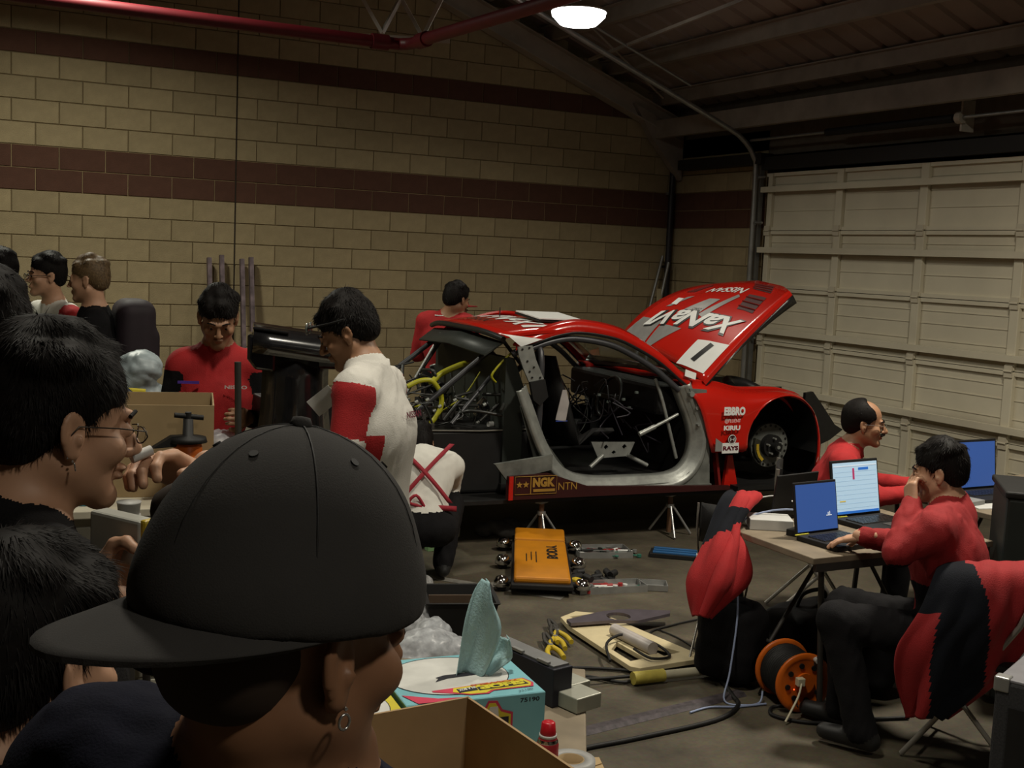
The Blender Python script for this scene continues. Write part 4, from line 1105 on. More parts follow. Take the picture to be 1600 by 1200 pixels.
MB().lathe([(.0001, .006), (.007, .005), (.009, 0), (.008, -.003)], 14, M=Matrix.Translation(T((-.008, 0, .167))) @ Matrix(R.tolist()).to_4x4()).build('button', CAPM, cap)
for a0, ph in ((.55, .62), (-.4, .7), (PI + .5, .6), (PI - .5, .6), (-1.35, .62), (1.5, .62)):
    d = np.array((math.sin(ph) * math.cos(a0) * .117, math.sin(ph) * math.sin(a0) * .096, math.cos(ph) * .118)); n_ = d / np.array((.117, .096, .118)) ** 2; n_ /= np.linalg.norm(n_)
    p = T(d + np.array((-.008, 0, .048))); e = np.array(p) + R @ n_ * .0012; MB().cyl(np.array(p) - R @ n_ * .002, e, .0036, n=12).build('eyelet', BLK, cap)
for y in (-1,):
    q = T((-.002, y * .087, -.048)); MB().tube([np.array(q) + R @ np.array((.0, -.002 + .006 * math.cos(k * PI / 6) * 0, 0)) + R @ np.array((.005 * math.sin(k * PI / 6), 0, .006 * math.cos(k * PI / 6))) for k in range(12)], .0011, 6, closed=True).build('earring', mat('silver', (.6, .6, .6), .2, .9, var=0), t)
    q = T((.002, y * .084, -.040)); MB().lathe([(.0001, -.0022), (.0022, 0), (.0001, .0022)], 8, cap=False).build('ear_stud', MATS['silver'], t, loc=tuple(q))
# jacket collar
nb = Jn['nb']; MB().grid([[np.array((nb[0] + (.072 + .02 * f) * math.cos(a) + .01, nb[1] + (.075 + .02 * f) * math.sin(a), nb[2] - .055 + .05 * (1 - f) + .0 * math.cos(a))) for f in (0, .5, 1)] for a in [2 * PI * k / 24 for k in range(25)]], thick=.004).build('collar', CN, t)

# ---- man with glasses in profile, left
loc = (.135, 1.74, 0); rz = D2(8)
J = PJ(loc, rz, 1.04, dict(head=(.185, 1.775, 1.662), wl=(.418, 1.90, 1.538), el=(.36, 1.93, 1.27), nb=(.115, 1.76, 1.51)))
t, Jn, R = person('man in wire glasses and black jacket, in profile with a raised hand', loc, rz, J, [SKIN, CB, CB, CB, SHOE], hd=(D2(4), D2(-7), 0), hair='short', h=.012, hf=.0038, hh=.005, strands=11000, wid=.0007, seed=5, bulk=1.0, hands=False, nose=1.2, hvol=1.15)
c = Jn['head']; T = lambda p: tuple(c + R @ np.array(p, float))
gl = MB()
for y in (-1, 1):
    gl.tube([T((.112 - .004 * abs(math.sin(k * PI / 8)), y * .032 + .018 * math.cos(k * PI / 8) * y, -.008 + .012 * math.sin(k * PI / 8))) for k in range(16)], .0011, 6, closed=True)
    gl.tube([T((.108, y * .054, .0)), T((.06, y * .074, .004)), T((0, y * .084, .004)), T((-.012, y * .084, -.012))], .0011, 6)
gl.tube([T((.112, -.011, .002)), T((.116, 0, .004)), T((.112, .011, .002))], .0011, 6)
gl.build('glasses', mat('wire_frame', (.05, .045, .04), .3, .7), t)
for y in (-1, 1): MB().cyl(T((.1105, y * .032, -.008)), T((.1112, y * .032, -.008)), .013, n=20).build('lens', GLASS, t)
for q, r in (((-.004, -.086, -.044), .0022), ((-.011, -.085, -.040), .0016)):
    MB().lathe([(.0001, -r), (r, 0), (.0001, r)], 10, cap=False).build('ear_stud', MATS['silver'], t, loc=T(q))
MB().tube([T((-.002, -.088, -.046)), T((-.001, -.091, -.052)), T((.001, -.088, -.056))], .0012, 6).build('earring', MATS['silver'], t)
W = np.array(toloc((.418, 1.90, 1.538), loc, rz)); hd_ = np.array(toloc((.298, 1.82, 1.612), loc, rz)) - W
hand(t, W + hd_ * .2, hd_, np.array(toloc((.16, 1.72 - 1, .0), loc, rz)) * 0 + np.array((-.2, -.6, -.75)), SKIN, 1, .75, h=.003)
s_ = toloc((.30, 1.80, 1.588), loc, rz)
cg_ = MB().cyl((0, 0, 0), (-.03, -.008, -.010), .008, n=14); single('held_cup', cg_, mat('white_paper', (.62, .62, .6), .7, var=.04), 'small white paper tube pinched in the raised hand', 'paper tube', loc=(.318, 1.80, 1.612))
# collar open at the neck
nb = Jn['nb']; MB().grid([[np.array((nb[0] + .02 + (.070 + .035 * f) * math.cos(a), nb[1] + (.073 + .035 * f) * math.sin(a), nb[2] + .01 - .075 * f - .04 * max(0, math.cos(a)))) for f in (0, .5, 1)] for a in [.5 + (2 * PI - 1.0) * k / 24 for k in range(25)]], thick=.004).build('collar', CB, t)

# ---- dark-haired person low at left, holding a small camera
loc = (.05, 1.36, 0); rz = D2(22)
J = PJ(loc, rz, .91, dict(head=(.112, 1.375, 1.455), wl=(.205, 1.50, 1.45), el=(.10, 1.54, 1.20), wr=(.23, 1.40, 1.30), er=(.12, 1.26, 1.15)))
t, Jn, R = person('dark-haired person in black at lower left holding up a camera', loc, rz, J, [SKIN, CB, CB, CB, SHOE], hd=(D2(12), D2(-5), 0), hair='short', h=.013, hf=.006, hh=.006, strands=11000, wid=.0007, seed=8, bulk=.95, hands=False, hvol=1.3)
W = np.array(toloc((.205, 1.50, 1.45), loc, rz)); hand(t, W, (.25, -.1, 1), (.2, -1, 0), SKIN, 1, .8, h=.0035)
cmr = thing('compact_camera', 'small yellow-edged camera held up at lower left', 'camera', (.232, 1.50, 1.555), D2(30))
MB().box((0, 0, 0), (.028, .095, .058)).build('body', mat('camera_white', (.4, .4, .36), .4), cmr, bevel=.004); MB().box((0, -.049, 0), (.024, .012, .062)).build('grip', mat('camera_yellow', (.5, .36, .03), .4), cmr, bevel=.004)
MB().cyl((.012, 0, 0), (.032, 0, 0), .018, n=18).build('lens', BLK, cmr)

# ---- dark-haired person behind the glasses man
loc = (.05, 2.50, 0); rz = D2(30)
J = PJ(loc, rz, 1.06, dict(head=(.125, 2.50, 1.725)))
person('dark-haired person at the left edge behind the man in glasses', loc, rz, J, [SKIN, CB, CB, CB, SHOE], hd=(0, D2(-4), 0), hair='short', h=.013, hf=.007, seed=9)

# ---- three people by the back wall at left
loc = (.42, 7.7, 0); rz = D2(-160)
person('onlooker in a pale shirt at the far left edge by the wall', loc, rz, PJ(loc, rz, 1.05, dict(head=(.46, 7.67, 1.715))), [SKIN, mat('pale_green_cloth', (.36, .42, .34), .85), MATS['pale_green_cloth'], CB, SHOE], hair='short', hf=None, h=.016, seed=10, eyes=True)
loc = (.76, 7.56, 0); rz = D2(-158)
def ov(C, mi):
    return mi
t, Jn, R = person('man in glasses and a white and red team shirt by the back wall', loc, rz, PJ(loc, rz, 1.04, dict(head=(.715, 7.53, 1.70))), [SKIN, CW, CR, CB, SHOE], hd=(D2(-12), 0, 0), hair='short', h=.015, hf=.009, seed=11)
c = Jn['head']; T = lambda p: tuple(c + R @ np.array(p, float))
gl = MB()
for y in (-1, 1):
    gl.tube([T((.113, y * .032 + .022 * math.cos(k * PI / 6), -.004 + .014 * math.sin(k * PI / 6))) for k in range(12)], .0022, 6, closed=True); gl.tube([T((.108, y * .054, .0)), T((.0, y * .084, .002))], .002, 6)
gl.build('glasses', BLK, t)
letters(t, 'NISMO', (.135, .06, 1.33), (0, 1, 0), (0, 0, 1), .13, .02, BLK)
loc = (.915, 7.0, 0); rz = D2(175)
def pk(s, J, R):
    s.cap((-.02, 0, 1.47), (.01, 0, 1.49), .085, .075, 1, .03)
t, Jn, R = person('fair-haired man in a black hooded top wearing a backpack', loc, rz, PJ(loc, rz, 1.04, dict(head=(.885, 7.0, 1.70))), [SKIN, CB, CB, CB, SHOE], hd=(D2(-18), D2(-4), 0), hair='short', hmat=HAIRB, h=.015, hf=.009, seed=12, extra=pk)
bpk = SDF().box((1.13, 7.0, 1.36), (.11, .16, .24), rd=.08).box((1.21, 7.0, 1.28), (.05, .13, .15), rd=.04, k=.03).build('backpack', mat('dark_purple_nylon', (.018, .010, .016), .7, var=.2), h=.014)
tag(bpk, 'dark backpack worn by the fair-haired man at left', 'backpack')

# ---- man in the red and black pullover behind the cardboard box
loc = (1.205, 5.24, 0); rz = D2(-105)
f = 1.0
J = PJ(loc, rz, 1.0, dict(head=(1.185, 5.15, 1.615), wl=(1.27, 4.92, 1.20), wr=(1.10, 4.93, 1.10)), nb=(.0, 0, 1.455), sl=(0, .155, 1.385), sr=(0, -.155, 1.385), el=(-.01, .215, 1.14), er=(-.01, -.215, 1.14))
def ov(C, mi):
    x, y, z = C.T; m = mi.copy(); tors = (mi == 1)
    m[tors & (y > .09) & (z < 1.36 - .5 * (.25 - y)) & (y > .15 - .12 * (1.2 - z))] = 3
    m[tors & (y < -.16) & (z < 1.38)] = 3
    sl = mi == 2
    m[sl & (z < 1.37) & (z > 1.16)] = 3
    m[(mi == 2) & (z >= 1.37)] = 1
    return m
t, Jn, R = person('man in a red and black pullover looking down behind the cardboard box', loc, rz, J, [SKIN2, CR, CR, CB, SHOE], hd=(D2(4), D2(-30), 0), hair='short', h=.009, hf=.006, hh=.007, seed=14, override=ov, hvol=1.45, bulk=.93, hcurl=(.9, .9))
letters(t, 'NISMO', (.152, .085, 1.315), (0, 1, 0), (.1, 0, 1), .095, .016, WHT)
MB().box((.128, -.115, 1.33), (.006, .09, .012)).build('blue_stripe', mat('blue_stripe_cloth', (.06, .02, .25), .8), t)
nb = Jn['nb']; MB().grid([[np.array((nb[0] + .015 + (.060 + .010 * f) * math.cos(a), nb[1] + (.066 + .01 * f) * math.sin(a), nb[2] + .035 - .045 * f - .025 * max(0, math.cos(a)))) for f in (0, .5, 1)] for a in [.45 + (2 * PI - .9) * k / 24 for k in range(25)]], thick=.004).build('shirt_collar', CW, t)

# ---- man in the white and red jacket
loc = (1.47, 3.95, 0); rz = D2(128)
J = PJ(loc, rz, 1.0, dict(head=(1.385, 4.02, 1.635), nb=(1.445, 3.965, 1.50), chest=(1.47, 3.94, 1.27), sl=(1.355, 3.85, 1.43), sr=(1.56, 4.08, 1.42), el=(1.30, 3.80, 1.17), wl=(1.26, 4.05, 1.10), er=(1.55, 4.22, 1.16), wr=(1.36, 4.25, 1.12)))
def ov(C, mi):
    m = mi.copy(); ax = np.array(J['sl']); el = np.array(J['el']); wr_ = np.array(J['wl'])
    q = C; sl_ = (mi == 2)
    d = el - ax; tt = ((q - ax) @ d) / (d @ d)
    m[sl_ & (C[:, 1] > 0) & (tt > -.12) & (C[:, 1] > .0)] = 5
    m[sl_ & (C[:, 1] > 0) & (tt > .58)] = 1
    m[sl_ & (C[:, 1] < 0)] = 5
    m[(mi == 1) & (np.abs(C[:, 1] - .155) < .03) & (C[:, 2] < 1.30) & (C[:, 0] < .06)] = 5
    return m
t, Jn, R = person('man in a white and red jacket with goggles pushed up, looking down', loc, rz, J, [SKIN2, CW, CW, CB, SHOE, CR], hd=(D2(26), D2(-26), 0), hair='short', h=.008, hf=.0055, hh=.006, strands=5000, wid=.0012, seed=15, override=ov, hvol=1.5, bulk=1.03, foldamp=.006, nose=1.1)
c = Jn['head']; T = lambda p: tuple(c + R @ np.array(p, float))
nb = Jn['nb']; MB().grid([[np.array((nb[0] + (.075 + .015 * f) * math.cos(a), nb[1] + (.075 + .015 * f) * math.sin(a), nb[2] + .045 - .08 * f)) for f in (0, .5, 1)] for a in [2 * PI * k / 24 + .5 for k in range(22)]], thick=.006).build('collar', CW, t)
bx = -.118
letters(t, 'NISSAN', (bx - .032, -.02, 1.36), (0, -1, 0), (.15, 0, 1), .10, .024, mat('maroon_print', (.14, .01, .03), .8))
MB().cyl((bx - .02, -.03, 1.30), (bx - .026, -.03, 1.30), .006, n=8).build('print_dot', MATS['maroon_print'], t)
g = MB(); g.tube([T((.112, .06, .066)), T((.122, .03, .075)), T((.118, 0, .074)), T((.122, -.03, .075)), T((.112, -.06, .066)), T((.02, -.098, .05)), T((.0, -.10, .045))], .004, 6); g.tube([T((.112, .06, .066)), T((.02, .098, .05)), T((-.02, .10, .045))], .004, 6); g.build('goggles', BLK, t)
for y in (-1, 1): MB().lathe([(.0001, .008), (.016, .006), (.024, 0), (.02, -.004)], 16, M=Matrix.Translation(T((.122, y * .034, .066))) @ (Matrix(R.tolist()).to_4x4() @ Matrix.Rotation(PI / 2 - .5, 4, 'Y'))).build('goggle_lens', mat('grey_lens', (.12, .13, .12), .1, coat=1), t)
single('note_card', MB().box((0, 0, 0), (.07, .004, .10), rot=(0, .5, 0)), MATS['white_paper'], 'square white card held by the man in the white jacket', 'card', loc=(1.325, 4.09, 1.38), rot=(.15, .35, D2(-20)))

# ---- crouching mechanic in the white top with red straps
loc = (2.66, 6.30, 0); rz = D2(72)
J = PJ(loc, rz, 1.0, None, pel=(-.06, 0, .36), chest=(.10, 0, .60), nb=(.26, 0, .70), head=(.37, 0, .76), sl=(.19, .185, .68), sr=(.19, -.185, .66), el=(.38, .20, .50), er=(.38, -.20, .50), wl=(.56, .12, .62), wr=(.56, -.10, .62),
       hl=(-.04, .10, .34), hr=(-.04, -.10, .34), kl=(.30, .20, .40), kr=(.30, -.20, .40), al=(.08, .14, .10), ar=(.08, -.14, .10))
t, Jn, R = person('crouching mechanic in a white top with crossed red straps at the car', loc, rz, J, [SKIN2, CW, CW, CB, SHOE], hd=(0, D2(-35), 0), hair='short', h=.014, seed=16, bulk=1.12, foldamp=.007)
def onback(u, v, lift=.012):      # u across (left +), v up the back 0..1
    a = np.array((-.10, 0, .34)); b = np.array((.10, 0, .80)); p = a * (1 - v) + b * v
    bow = .075 * math.sin(PI * min(1, max(0, v))) - .9 * u * u
    n_ = np.array((-.9, 0, .42)); return p + np.array((0, u, 0)) + n_ * (bow + lift + .02)
RS = mat('red_strap_cloth', (.26, .008, .02), .8)
for (a, b) in (((.17, 1.02), (-.15, .28)), ((-.17, 1.02), (.15, .28))):
    P = [[onback(a[0] + (b[0] - a[0]) * k / 12 + o, a[1] + (b[1] - a[1]) * k / 12) for o in (-.016, .016)] for k in range(13)]
    MB().grid(P, thick=.003).build('strap', RS, t)
P = [[onback(-.19 + .38 * k / 12, .22 + o) for o in (-.03, .03)] for k in range(13)]
MB().grid(P, thick=.003).build('waist_tie', RS, t)
MB().tube([onback(0, .22, .02), onback(.05, .34, .04), onback(.09, .26, .04), onback(.0, .2, .02), onback(.02, .0, .04)], .01, 6, spline=4).build('bow', RS, t)
P = [[onback(-.09 + .05 * math.sin(k), .18 - .16 * k / 6, .02 + .01 * math.sin(k * 1.7)) , onback(.0 + .04 * math.sin(k), .16 - .16 * k / 6, .03)] for k in range(7)]
MB().grid(P, thick=.004).build('shirt_tail', CW, t)

# ---- man in red behind the car
loc = (3.95, 8.98, 0); rz = D2(48)
J = PJ(loc, rz, .925, dict(head=(4.00, 8.93, 1.49)), nb=(.0, 0, 1.34), chest=(-.02, 0, 1.12), el=(.05, .24, 1.03), er=(.08, -.24, 1.04), wl=(.30, .16, 1.10), wr=(.32, -.14, 1.10))
t, Jn, R = person('man in a red jacket standing behind the red car, seen from behind', loc, rz, J, [SKIN2, CR, CR, CB, SHOE], hd=(D2(-28), D2(-12), 0), hair='short', h=.013, hf=.008, seed=17, bulk=1.05, hvol=1.1)
t.scale = (1.1, 1.1, 1.05)
MB().cyl((-.075, .07, 1.36), (-.08, .0, 1.36), .006, n=6).build('collar_mark', WHT, t)
# ---- helper in a dark red cap beyond the roof
loc = (4.51, 10.06, 0); rz = D2(-60)
J = PJ(loc, rz, .885, None)
t, Jn, R = person('person in a dark red cap just showing over the car roof', loc, rz, J, [SKIN2, CR, CR, CB, SHOE], hair='short', h=.018, seed=18, hands=True)
c = Jn['head']; SDF().ell(c + np.array((-.005, 0, .045)), (.115, .095, .09)).box(c + np.array((.12, 0, .035)), (.07, .07, .006), rd=.005, k=.01).box(c + np.array((0, 0, -.06)), (.3, .3, .08), rd=.01, sub=True).build('cap', CRD, t, h=.01)

# ---- man with the moustache
loc = (4.50, 4.88, 0); rz = D2(-40)
J = PJ(loc, rz, 1.0, dict(head=(4.595, 4.795, 1.115)), pel=(-.06, 0, .48), chest=(.0, 0, .76), nb=(.05, 0, .955), sl=(.02, .175, .905), sr=(.02, -.175, .905), el=(.20, .24, .76), er=(.20, -.24, .76), wl=(.42, .12, .78), wr=(.42, -.12, .78),
       hl=(-.08, .09, .46), hr=(-.08, -.09, .46), kl=(.36, .12, .50), kr=(.36, -.12, .50), al=(.34, .12, .09), ar=(.34, -.12, .09))
t, Jn, R = person('balding man with a moustache in a red jacket, sitting in profile', loc, rz, J, [SKIN2, CR, CR, CB, SHOE], hd=(D2(-2), D2(-3), 0), hair='balding', h=.012, hf=.0055, hh=.006, seed=19, nose=1.25, hcurl=(.4, .4))
c = Jn['head']; T = lambda p: tuple(c + R @ np.array(p, float))
MB().tube([T((.092, .028, -.056)), T((.108, .01, -.050)), T((.110, 0, -.049)), T((.108, -.01, -.050)), T((.092, -.028, -.056))], .0055, 8).build('moustache', HAIR, t)
MB().tube([T((.112, .03, .0)), T((.115, 0, .003)), T((.112, -.03, .0)), T((.09, -.06, .002)), T((.0, -.086, .002))], .0016, 6).build('glasses', MATS['silver'], t)
nb = Jn['nb']; MB().grid([[np.array((nb[0] + .01 + (.072 + .012 * f) * math.cos(a), nb[1] + (.075 + .012 * f) * math.sin(a), nb[2] + .055 - .075 * f)) for f in (0, .5, 1)] for a in [.4 + (2 * PI - .8) * k / 24 for k in range(25)]], thick=.006).build('collar', CR, t)
letters(t, 'NS', (-.105, -.02, .90), (0, -1, 0), (.3, 0, 1), .05, .03, WHT)

# ---- seated man at the laptops
loc = (3.74, 3.32, 0); rz = D2(118)
w = dict(head=(3.755, 3.475, 1.125), nb=(3.80, 3.44, .985), wl=(3.60, 3.46, 1.00), el=(3.44, 3.36, .84))
J = PJ(loc, rz, 1.0, w, pel=(.0, 0, .50), chest=(.04, .0, .78), sl=(.06, .18, .93), sr=(.08, -.18, .93), er=(.25, -.26, .76), wr=(.42, -.10, .80),
       hl=(.02, .09, .48), hr=(.02, -.09, .48), kl=(.40, .24, .52), kr=(.44, .02, .52), al=(.26, .26, .10), ar=(.42, .04, .09))
def ov(C, mi):
    x, y, z = C.T; m = mi.copy(); a = (mi == 2) & (y > .1) & (z < .9) & (x < .3) & (C[:, 2] > .0)
    m[(mi == 1) & (y > .07) & (z < .70)] = 3
    m[(mi == 2) & (y > .15) & (z < .80) & (x < .20)] = 3
    return m
t, Jn, R = person('seated man in a red and black jacket, chin on hand, facing the laptops', loc, rz, J, [SKIN, CRD, CRD, CB, SHOE], hd=(D2(12), D2(-8), 0), hair='short', h=.0115, hf=.0055, hh=.006, seed=21, hvol=1.3, override=ov, bulk=1.08, foldamp=.008, hands=False)
nb = Jn['nb']; MB().grid([[np.array((nb[0] + (.066 + .012 * f) * math.cos(a), nb[1] + (.070 + .012 * f) * math.sin(a), nb[2] + .035 - .045 * f)) for f in (0, .5, 1)] for a in [.6 + (2 * PI - 1.2) * k / 24 for k in range(25)]], thick=.004).build('shirt_collar', CW, t)
hand(t, Jn['wl'] , (.25, -.35, .9), (-.6, -.6, -.2), SKIN, 1, 1.0, h=.0045)
hand(t, Jn['wr'] , (.9, .2, -.2), (0, 0, -1), SKIN, -1, .3, h=.0045)
# ================================================================ TABLES, BOXES, TOOLS
PLW = mat('worn_table_top', (.20, .16, .11), .6, var=.2, scale=8)
DKM = mat('dark_table_leg', (.05, .045, .04), .5, .3)
CARD = mat('cardboard', (.33, .235, .12), .9, var=.08, scale=10)
CARD2 = mat('cardboard_inner', (.36, .24, .125), .9, var=.08, scale=10)
PW = mat('white_plastic', (.55, .55, .53), .45, var=.05)
CLR = mat('clear_bag_film', (.5, .52, .55), .35, var=.3, scale=30, alpha=.55)
def slab(name, label, cat, c, size, m, rz=0, bevel=.003, group=None):
    return single(name, MB().box((0, 0, 0), size), m, label, cat, group, bevel, loc=c, rot=(0, 0, rz))
def table(label, c, size, z, rz, top=PLW, leg=DKM, cat='table'):
    t = thing('folding_table', label, cat, (c[0], c[1], 0), rz)
    lx, ly = size[0] / 2, size[1] / 2
    MB().box((0, 0, z - .015), (size[0], size[1], .03)).build('tabletop', top, t, bevel=.004)
    for sy in (-1, 1): MB().box((0, sy * (ly - .01), z - .045), (size[0] - .04, .02, .035)).build('apron', leg, t)
    for sx in (-1, 1):
        for sy in (-1, 1): MB().tube([(sx * (lx - .10), sy * (ly - .06), z - .03), (sx * (lx - .14), sy * (ly - .05), .01)], .013, 8).build('leg', leg, t)
        MB().cyl((sx * (lx - .13), -(ly - .05), .22), (sx * (lx - .13), ly - .05, .22), .010, n=8).build('crossbar', leg, t)
        MB().cyl((sx * (lx - .13), 0, .22), (sx * (lx - .45), 0, z - .05), .010, n=8).build('brace', leg, t)
    return t
table('folding table carrying the two open laptops and cables', (3.91, 4.155), (1.07, .79), .72, D2(0))
table('second folding table with papers beside the garage door', (5.65, 4.60), (1.5, .80), .72, D2(4))
def laptop(label, c, rz, scr, w=.31, d=.25, sh=.215, tilt=12, screen_off=False, group=None):
    t = thing('laptop', label, 'laptop', c, rz, group)
    MB().box((0, -d / 2, .012), (w, d, .024)).build('base', BLK, t, bevel=.004)
    MB().box((0, -d * .42, .0255), (w * .86, d * .42, .003)).build('keyboard', mat('key_grey', (.03, .03, .03), .5), t)
    k = MB()
    for i in range(5):
        for j in range(14): k.box((-w * .40 + j * w * .0615, -d * .25 - i * d * .083, .028), (w * .05, d * .065, .003))
    kk = k.build('keys', CARB, t); kk['kind'] = 'stuff'
    MB().box((0, -d * .82, .0255), (w * .22, d * .22, .002)).build('touchpad', mat('pad_grey', (.06, .06, .06), .4), t)
    MB().box((-w * .40, -.008, .026), (w * .30, .008, .004)).build('yellow_label', mat('label_yellow', (.6, .55, .05), .5), t)
    lid = bpy.data.objects.new('lid', None); COL.objects.link(lid); lid.parent = t; lid.location = (0, 0, .022); lid.rotation_euler = (-D2(tilt), 0, 0)
    MB().box((0, .005, sh / 2), (w, .012, sh)).build('shell', BLK, lid, bevel=.004)
    MB().box((0, -.0025, sh / 2), (w * .93, .003, sh * .90)).build('screen', scr, lid)
    return t, lid
BLUE = mat('blue_screen', (.02, .05, .2), .3, var=0, emit=(.035, .085, .26), estr=.6)
LBL = mat('pale_screen', (.3, .4, .5), .3, var=0, emit=(.33, .48, .60), estr=.62)
DBL = mat('deep_blue_bar', (.02, .1, .4), .3, var=0, emit=(.02, .12, .42), estr=.6)
l1, lid1 = laptop('small open laptop with a plain dark blue screen', (3.66, 4.06, .72), D2(6), BLUE, w=.275, d=.24, sh=.235, tilt=10)
for (x, z, w_, h_) in ((.075, .075, .035, .004), (.07, .083, .004, .012), (.08, .085, .004, .016)): MB().box((x, -.0045, z), (w_, .0015, h_)).build('screen_mark', mat('screen_white', (.6, .6, .6), .3, var=0, emit=(.5, .6, .7), estr=.5), lid1)
l2, lid2 = laptop('larger open laptop with a pale spreadsheet on its screen', (4.12, 4.30, .72), D2(5), LBL, w=.33, d=.26, sh=.275, tilt=10)
MB().box((0, -.0045, .020), (.30, .0015, .012)).build('task_bar', DBL, lid2)
MB().box((0, -.0045, .245), (.30, .0015, .004)).build('menu_line', MATS['screen_white'], lid2)
MB().box((-.015, -.0045, .205), (.012, .0015, .055)).build('red_column', mat('screen_red', (.3, .02, .08), .3, var=0, emit=(.35, .03, .10), estr=.6), lid2)
MB().box((.055, -.0045, .228), (.07, .0015, .012)).build('blue_cell', DBL, lid2)
MB().box((-.10, -.0045, .075), (.04, .0015, .006)).build('yellow_cell', mat('screen_yellow', (.4, .3, .03), .3, var=0, emit=(.45, .33, .05), estr=.6), lid2)
for i in range(9):
    MB().box((0, -.0042, .04 + .022 * i), (.29, .001, .0008)).build('grid_line', mat('screen_line', (.2, .3, .4), .3, var=0, emit=(.22, .34, .46), estr=.6), lid2)
l3, lid3 = laptop('black laptop seen from behind on the back of the laptop table', (3.80, 4.42, .72), D2(190), CARB, w=.30, d=.06, sh=.21, tilt=8)
l4, lid4 = laptop('open laptop with a blue screen on the second table behind the seated man', (5.30, 4.66, .72), D2(2), BLUE, w=.40, d=.26, sh=.28, tilt=6)
slab('white_box', 'flat white box with cables on it at the left of the laptops', 'box', (3.575, 4.30, .745), (.20, .16, .05), PW, D2(-30))
slab('power_adapter', 'small black adapter beside the flat white box', 'adapter', (3.60, 4.135, .735), (.10, .05, .03), BLK, D2(20))
tag(MB().box((0, 0, 0), (.30, .05, .012)).build('notebook', [BLK], None, .002, (3.54, 4.47, .727), (0, 0, D2(-50))), 'thin black notebook with a yellow edge at the table corner', 'notebook')
for i, (x, y, r_, lb) in enumerate(((4.99, 4.66, .3, 'open white notebook under the hand of the man with the moustache'), (5.13, 4.38, -.2, 'loose white sheet near the front of the second table'), (5.85, 4.5, .5, 'stack of white papers at the right of the second table'))):
    slab('paper', lb, 'paper', (x, y, .723 + .004 * (i == 2)), (.30, .21, .006 + .008 * (i == 2)), PW, r_, 0)
slab('calculator', 'grey keypad lying on the second folding table', 'keypad', (4.98, 4.42, .735), (.20, .12, .03), mat('grey_plastic', (.22, .22, .21), .5), .2)
slab('scrap_paper', 'small white note beside the larger laptop keyboard', 'note', (4.31, 4.0, .722), (.10, .07, .003), PW, .5, 0)
# big dark case at the right edge
dc = thing('equipment_case', 'large dark equipment case at the right edge behind the seated man', 'case', (4.70, 3.56, 0), D2(-42))
MB().box((0, 0, .50), (.62, .46, .92)).build('shell', mat('dark_green_case', (.012, .017, .014), .6), dc, bevel=.015)
MB().box((0, 0, .975), (.64, .48, .03)).build('lid', BLK, dc, bevel=.008)
MB().tube([(-.2, -.22, .99), (-.2, -.26, 1.02), (.2, -.26, 1.02), (.2, -.22, .99)], .012, 8).build('handle', BLK, dc)
for x in (-.25, .25):
    for y in (-.2, .2): MB().cyl((x - .015, y, .03), (x + .015, y, .03), .03, n=14).build('wheel', BLK, dc)
# amplifier-like cabinet front right
sc_ = thing('speaker_cabinet', 'black cabinet with a grey top in the bottom right corner', 'cabinet', (3.467, 2.51, 0), D2(25))
MB().box((0, 0, .31), (.44, .46, .60)).build('shell', mat('speckled_black', (.022, .022, .024), .8, var=.5, scale=150), sc_, bevel=.01)
MB().box((0, 0, .614), (.43, .45, .012)).build('top_panel', mat('grey_top', (.17, .165, .18), .6), sc_, bevel=.004)
for x in (-.2, .2):
    for y in (-.21, .21): MB().box((x, y, .60), (.05, .05, .05)).build('corner_guard', ALU, sc_, bevel=.006)
MB().box((-.222, 0, .3), (.01, .36, .46)).build('grille', BLK, sc_)
# folding chairs
def chair(label, loc, rz, m):
    t = thing('folding_chair', label, 'chair', loc, rz, None)
    MB().box((0, 0, .44), (.40, .40, .03)).build('seat', BLK, t, bevel=.012)
    MB().grid([[Vector((-.22 - .03 * math.cos(a), .19 * math.sin(a) / 1, z)) for z in (.66, .76, .86)] for a in [-1.3 + 2.6 * k / 8 for k in range(9)]], thick=.015).build('backrest', BLK, t)
    for y in (-.2, .2):
        MB().tube([(.20, y, .012), (-.20, y, .62), (-.24, y, .86)], .011, 8, spline=3).build('front_leg', m, t)
        MB().tube([(-.26, y, .012), (.14, y, .44)], .011, 8).build('rear_leg', m, t)
    MB().cyl((.16, -.2, .07), (.16, .2, .07), .008, n=8).build('crossbar', m, t)
    return t
CHM = mat('chair_steel', (.30, .28, .25), .4, .6)
chair('folding chair carrying the seated man and his draped jacket', (3.80, 3.26, 0), D2(118), CHM)
chair('folding chair at the back left of the laptop table with a jacket over it', (3.57, 4.60, 0), D2(40), CHM).scale = (.9, .5, .93)
chair('folding chair under the man with the moustache', (4.44, 4.92, 0), D2(-40), CHM)
def cloth(label, prims, mats_, cat='jacket', seed=0, amp=.012, h=.014, override=None):
    s = SDF()
    for q in prims:
        if q[0] == 'c': s.cap(*q[1:3], q[3], q[4], q[5], .05)
        else: s.ell(*q[1:3], None, q[3], .05)
    o = s.build('draped_jacket', mats_, None, h=h, disp=lambda V, vm: amp * (vnoise(V * np.array((1, 1, .35)), 22, seed) + .6 * vnoise(V * np.array((1, 1, .5)), 47, seed + 3)), override=override)
    return tag(o, label, cat)
B0 = mat('blue_black_cloth', (.006, .007, .011), .9, var=.2, bump=.25, bscale=260, spec=.2)
